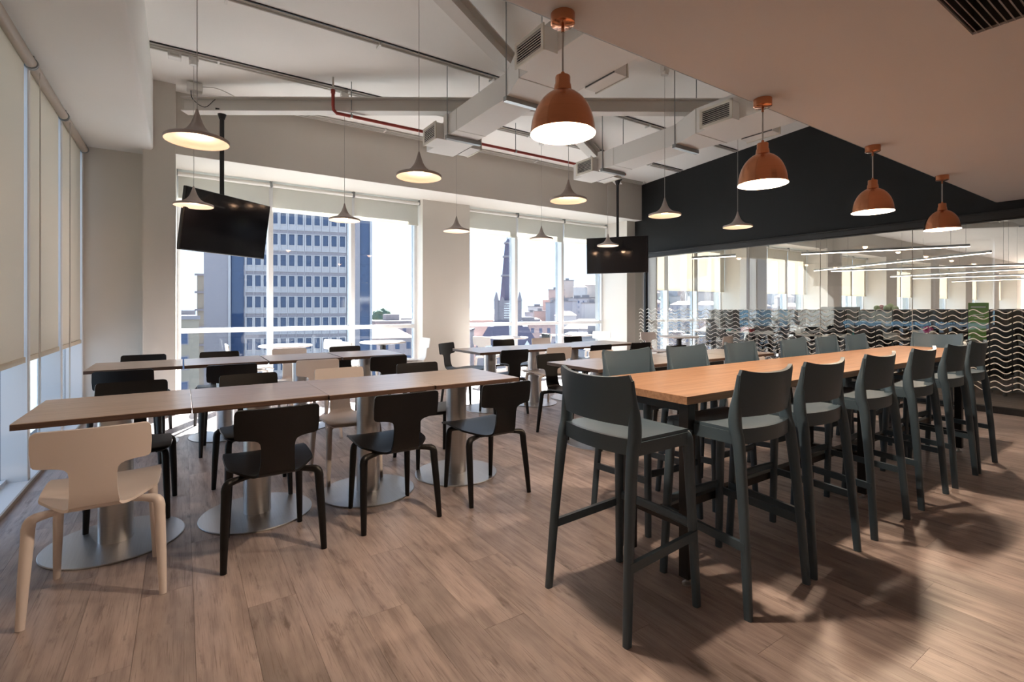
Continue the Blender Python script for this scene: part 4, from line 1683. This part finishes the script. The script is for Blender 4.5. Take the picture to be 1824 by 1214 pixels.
for px in cols:
    xc = fac(px)
    for k, zc in enumerate(rows_z):
        if first_win is None:
            bm = nb()
            for a in ((-0.62, -0.43, -1.9, 1.05), (0.43, 0.62, -1.9, 1.05), (-0.43, 0.43, 0.93, 1.05), (-0.43, 0.43, -1.9, -1.78), (-0.43, 0.43, -1.0, -0.90)):
                box(bm, a[0], a[1], -0.08, 0.3, a[2], a[3])
            box(bm, -0.43, 0.43, 0.06, 0.3, -1.78, -1.0)
            w0 = obj('window', bm, 'stone_light', tw, (xc, 0, zc))
            bm = nb()
            box(bm, -0.43, 0.43, 0.22, 0.30, -0.93, 0.93)
            p0_ = obj('pane', bm, 'blue_glass', w0)
            first_win = (w0, p0_)
        else:
            w_ = first_win[0].copy()
            C.objects.link(w_)
            w_.parent = tw
            w_.location = (xc, 0, zc)
            q = first_win[1].copy()
            C.objects.link(q)
            q.parent = w_
for a, b in zip(cols + [cols[-1] + 15.06], [cols[0] - 15.06] + cols):
    xa = (fac(a) + fac(b)) / 2
    boxo('mullion_pier', 'concrete', tw, xa - 0.13, xa + 0.13, 0.0, 0.6, 0, TOP)
boxo('backing', 'blue_glass', tw, seg[2], seg[3], 0.55, 0.62, 0, TOP)

# sandstone block left of the tower
q0, q1 = at_d(314, 569, 66), at_d(352, 569, 70)
t = thing('stone_building', 'sandstone block with roof parapet beside the office tower', 'building', (q0.x, q0.y, GZ), 0.12)
boxo('wall', 'tan', t, -8, 2.6, 0, 6, 0, q0.z - GZ)
boxo('parapet', 'pale_stone', t, -8.2, 2.7, -0.2, 0.3, q0.z - GZ, q0.z - GZ + 0.5)
for k in range(4):
    for j in range(3):
        wn_ = boxo('window', 'pale_stone', t, -6.6 + k * 2.3, -5.5 + k * 2.3, -0.06, 0.05, q0.z - GZ - 3.4 - j * 3.4, q0.z - GZ - 1.5 - j * 3.4)
        boxo('pane', 'blue_glass', wn_, -6.45 + k * 2.3, -5.65 + k * 2.3, -0.08, -0.05, q0.z - GZ - 3.25 - j * 3.4, q0.z - GZ - 1.65 - j * 3.4)
q2 = at_d(351, 487, 101)
t = thing('stone_building', 'tall sandstone block edge showing behind the office tower', 'building', (q2.x, q2.y, GZ), -0.28)
boxo('wall', 'tan', t, 0, 9, 0, 10, 0, q2.z - GZ)
for k in range(6):
    boxo('ledge', 'pale_stone', t, -0.35, 9.1, -0.35, 0.0, q2.z - GZ - 0.4 - k * 3.6, q2.z - GZ - k * 3.6)

# church
cd = 118.0
cb = at_d(905, 573, cd)
ch = thing('church', 'slate church tinted violet by backlight, with a slender pinnacled spire', 'church', (cb.x, cb.y, GZ), -YAW)
s1_ = cd / F_PX
zt = lambda y: CAM_H + (CY - y) * s1_ - GZ
bm = nb()
box(bm, -2.9, 2.9, -2.9, 2.9, 0, zt(535))
obj('bell_tower', bm, 'pale_stone', ch)
for k in range(7):
    boxo('louvre', 'paper', ch, -0.9, 0.9, -3.0, -2.85, zt(566) + k * 0.55, zt(566) + k * 0.55 + 0.22)
boxo('cornice', 'backlit_slate', ch, -3.4, 3.4, -3.4, 3.4, zt(573), zt(571))
bm = nb()
r1_ = [bm.verts.new((2.1 * math.cos(2 * PI * (k + 0.5) / 8), 2.1 * math.sin(2 * PI * (k + 0.5) / 8), zt(538))) for k in range(8)]
r2_ = [bm.verts.new((0.75 * math.cos(2 * PI * (k + 0.5) / 8), 0.75 * math.sin(2 * PI * (k + 0.5) / 8), zt(432))) for k in range(8)]
r3_ = bm.verts.new((0, 0, zt(424)))
for k in range(8):
    bm.faces.new((r1_[k], r1_[(k + 1) % 8], r2_[(k + 1) % 8], r2_[k]))
    bm.faces.new((r2_[k], r2_[(k + 1) % 8], r3_))
bm.faces.new(list(reversed(r1_)))
obj('spire', bm, 'backlit_slate', ch)
for yb in (432, 456, 490):
    rr_ = 0.75 + (yb - 432) / 106 * 1.35 + 0.18
    bm = nb()
    lathe(bm, [(0, 0), (rr_, 0), (rr_ + 0.1, 0.25), (rr_, 0.5), (0, 0.5)], 8, (0, 0, zt(yb + 3)))
    obj('spire_band', bm, 'pale_stone', ch)
for sx_ in (-1, 1):
    for sy_ in (-1, 1):
        bm = nb()
        box(bm, sx_ * 2.75 - 0.45, sx_ * 2.75 + 0.45, sy_ * 2.75 - 0.45, sy_ * 2.75 + 0.45, zt(571), zt(536))
        a = [bm.verts.new((sx_ * 2.75 + dx, sy_ * 2.75 + dy, zt(536))) for dx, dy in ((-0.55, -0.55), (0.55, -0.55), (0.55, 0.55), (-0.55, 0.55))]
        tp = bm.verts.new((sx_ * 2.75, sy_ * 2.75, zt(519)))
        for k in range(4):
            bm.faces.new((a[k], a[(k + 1) % 4], tp))
        obj('pinnacle', bm, 'pale_stone', ch)
    bm = nb()
    a = [bm.verts.new(p) for p in ((sx_ * 2.4, -3.0, zt(545)), (0.0 + sx_ * 0.1, -3.0, zt(545)), (sx_ * 1.25, -3.0, zt(528)), (sx_ * 2.4, -2.6, zt(545)), (sx_ * 0.1, -2.6, zt(545)), (sx_ * 1.25, -2.6, zt(528)))]
    for f in ((0, 1, 2), (3, 5, 4), (0, 3, 4, 1), (1, 4, 5, 2), (2, 5, 3, 0)):
        bm.faces.new([a[i] for i in f])
    obj('gable', bm, 'pale_stone', ch)
# nave roof in front of the tower
bm = nb()
a = [bm.verts.new(p) for p in ((-7.6, -6, zt(618)), (7.6, -6, zt(618)), (-4.6, -4, zt(580)), (4.6, -4, zt(580)), (-7.6, 3, zt(618)), (7.6, 3, zt(618)), (-4.6, 2, zt(580)), (4.6, 2, zt(580)))]
for f in ((0, 1, 3, 2), (4, 6, 7, 5), (0, 2, 6, 4), (1, 5, 7, 3), (2, 3, 7, 6)):
    bm.faces.new([a[i] for i in f])
obj('nave_roof', bm, 'backlit_slate', ch)
boxo('nave_wall', 'pale_stone', ch, -7.4, 7.4, -5.8, 2.9, 0, zt(618))
for sx_ in (-4.4, 0.0, 4.4):
    bm = nb()
    a = [bm.verts.new(p) for p in ((sx_ - 1.5, -6.3, zt(622)), (sx_ + 1.5, -6.3, zt(622)), (sx_, -6.3, zt(603)), (sx_ - 1.5, -5.2, zt(622)), (sx_ + 1.5, -5.2, zt(622)), (sx_, -5.2, zt(603)))]
    for f in ((0, 1, 2), (3, 5, 4), (0, 3, 4, 1), (1, 4, 5, 2), (2, 5, 3, 0)):
        bm.faces.new([a[i] for i in f])
    obj('gable', bm, 'paper', ch)
# construction crane jib behind the spire
cb2 = at_d(906, 548, 150)
t = thing('tower_crane', 'thin lattice crane jib rising behind the church spire', 'crane', (cb2.x, cb2.y, GZ))
topz = at_d(901, 360, 150)
bm = nb()
bar(bm, (0, 0, 0), (0, 0, 46), 0.7, 0.7)
obj('mast', bm, 'pale_stone', t)
e = Vector((topz.x - cb2.x, topz.y - cb2.y, topz.z - GZ))
for dx in (-0.35, 0.35):
    bm = nb()
    bar(bm, Vector((dx, 0, 46)), e + Vector((dx, 0, 0)), 0.12, 0.12)
    obj('jib_chord', bm, 'concrete', t)
bm = nb()
for k in range(9):
    a = Vector((0, 0, 46)).lerp(e, k / 9)
    b = Vector((0, 0, 46)).lerp(e, (k + 1) / 9)
    sgn = 0.35 if k % 2 else -0.35
    bar(bm, a + Vector((sgn, 0, 0)), b + Vector((-sgn, 0, 0)), 0.1, 0.1)
obj('jib_lattice', bm, 'concrete', t)

# houses: low city and hillside
rh = random.Random(21)
n_h = 0
placed = []
house_protos = []


def house(x, y, wdt, dep, h, rz, mk, roof, label, group, wins):
    zb = hill(x, y) - 6
    nm = {'house0': 'mauve-grey', 'house1': 'cream', 'house2': 'blue-grey', 'house3': 'pinkish', 'house4': 'off-white'}[mk]
    rf = 'flat-roofed' if roof == 'flat' else 'tile-roofed'
    wn = ' with window rows' if wins else ''
    label = '%s %s apartment house%s on the far hillside' % (nm, rf, wn) if group == 'hill' else '%s %s low city house%s below the cafe windows' % (nm, rf, wn)
    group = '%s %s houses%s, %s' % (nm, rf, wn, group)
    t = thing('house', label, 'building', (x, y, zb), rz, group)
    H_ = h + 6
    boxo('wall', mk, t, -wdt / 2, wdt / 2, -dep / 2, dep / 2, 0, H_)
    bm = nb()
    if roof == 'flat':
        box(bm, -wdt / 2 - 0.3, wdt / 2 + 0.3, -dep / 2 - 0.3, dep / 2 + 0.3, H_, H_ + 0.6)
        box(bm, -wdt * 0.2, wdt * 0.1, -dep * 0.1, dep * 0.3, H_ + 0.6, H_ + 2.4)
        obj('roof', bm, 'roof_grey', t)
    else:
        a = [bm.verts.new(p) for p in ((-wdt / 2 - 0.4, -dep / 2 - 0.4, H_), (wdt / 2 + 0.4, -dep / 2 - 0.4, H_), (wdt / 2 + 0.4, dep / 2 + 0.4, H_), (-wdt / 2 - 0.4, dep / 2 + 0.4, H_), (-wdt / 4, 0, H_ + 2.4), (wdt / 4, 0, H_ + 2.4))]
        for f in ((0, 3, 2, 1), (0, 1, 5, 4), (1, 2, 5), (2, 3, 4, 5), (3, 0, 4)):
            bm.faces.new([a[i] for i in f])
        obj('roof', bm, 'roof_tile', t)
    if wins:
        fl = int(h // 3.2)
        nc = max(2, int(wdt // 2.6))
        for j in range(min(fl, 4)):
            for k in range(nc):
                xc = -wdt / 2 + wdt * (k + 0.5) / nc
                zc = H_ - 1.8 - j * 3.2
                boxo('window', 'blue_glass', t, xc - 0.5, xc + 0.5, -dep / 2 - 0.05, -dep / 2 + 0.02, zc - 0.8, zc + 0.8)
    return t


def try_place(x, y, r):
    for a, b, c in placed:
        if (a - x) ** 2 + (b - y) ** 2 < (r + c) ** 2:
            return False
    placed.append((x, y, r))
    return True


placed.append((P0.x + fx.x * TL / 2, P0.y + fx.y * TL / 2 + 8, 20))
placed.append((cb.x, cb.y, 12))
placed.append((cb2.x, cb2.y, 4))
# hillside
for k in range(900):
    u = rh.uniform(0.0, 0.62)
    d = rh.uniform(215, 440)
    x, y = d * (SY + u * CYW), d * (CYW - u * SY)
    wdt, dep, h = rh.uniform(9, 18), rh.uniform(9, 13), rh.uniform(6, 15)
    if d > 400:
        h = rh.uniform(8, 16)
    if not try_place(x, y, max(wdt, dep) * 0.62):
        continue
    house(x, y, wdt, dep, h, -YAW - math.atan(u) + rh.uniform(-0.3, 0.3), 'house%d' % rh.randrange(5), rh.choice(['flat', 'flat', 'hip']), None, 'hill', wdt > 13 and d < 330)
    n_h += 1
    if n_h > 105:
        break
# low city
n2 = 0
for k in range(700):
    u = rh.uniform(-0.70, 0.20)
    d = rh.uniform(100, 215) if rh.random() < 0.7 else rh.uniform(215, 330)
    x, y = d * (SY + u * CYW), d * (CYW - u * SY)
    wdt, dep = rh.uniform(9, 20), rh.uniform(9, 14)
    ytop = rh.uniform(562, 600) if u < -0.05 else rh.uniform(574, 606)
    topz_ = CAM_H - (ytop - CY) / F_PX * d
    h = topz_ - hill(x, y)
    if h < 4 or h > 26:
        continue
    if not try_place(x, y, max(wdt, dep) * 0.60):
        continue
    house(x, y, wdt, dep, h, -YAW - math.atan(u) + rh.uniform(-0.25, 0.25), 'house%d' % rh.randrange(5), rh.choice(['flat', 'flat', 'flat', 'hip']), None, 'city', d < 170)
    n2 += 1
    if n2 > 60:
        break

# trees
tree_mesh = None
for k in range(26):
    if k == 0:
        q = at_d(681, 562, 170)
        x, y, s_, zb = q.x, q.y, 3.2, q.z
    else:
        s_ = rh.uniform(4, 7.5)
        for _ in range(200):
            u, d = rh.uniform(-0.02, 0.45), rh.uniform(195, 350)
            x, y = d * (SY + u * CYW), d * (CYW - u * SY)
            if try_place(x, y, s_ * 1.25):
                break
        else:
            continue
        zb = hill(x, y) + 5
    t = thing('tree', 'round dark tree above the roofs right of the office tower' if k == 0 else 'round green tree among the hillside houses', 'tree', (x, y, zb), rh.uniform(0, 6), None if k == 0 else 'hillside trees')
    if tree_mesh is None:
        bm = nb()
        bmesh.ops.create_icosphere(bm, subdivisions=3, radius=1.0)
        for v in bm.verts:
            v.co *= 1 + 0.35 * noise.noise(v.co * 2.3) + 0.22 * noise.noise(v.co * 6)
            v.co.z *= 0.8
        o = obj('crown', bm, 'foliage', t)
        tree_mesh = o.data
        bm = nb()
        cyl(bm, (0, 0, -8 if k else -20), (0, 0, 0), 0.1, 6)
        o2 = obj('trunk', bm, 'tube', t)
        trunk_mesh = o2.data
        o.scale = o2.scale = (s_, s_, s_)
    else:
        for nm, me in (('crown', tree_mesh), ('trunk', trunk_mesh)):
            o = bpy.data.objects.new(nm, me)
            C.objects.link(o)
            o.parent = t
            o.scale = (s_, s_, s_)
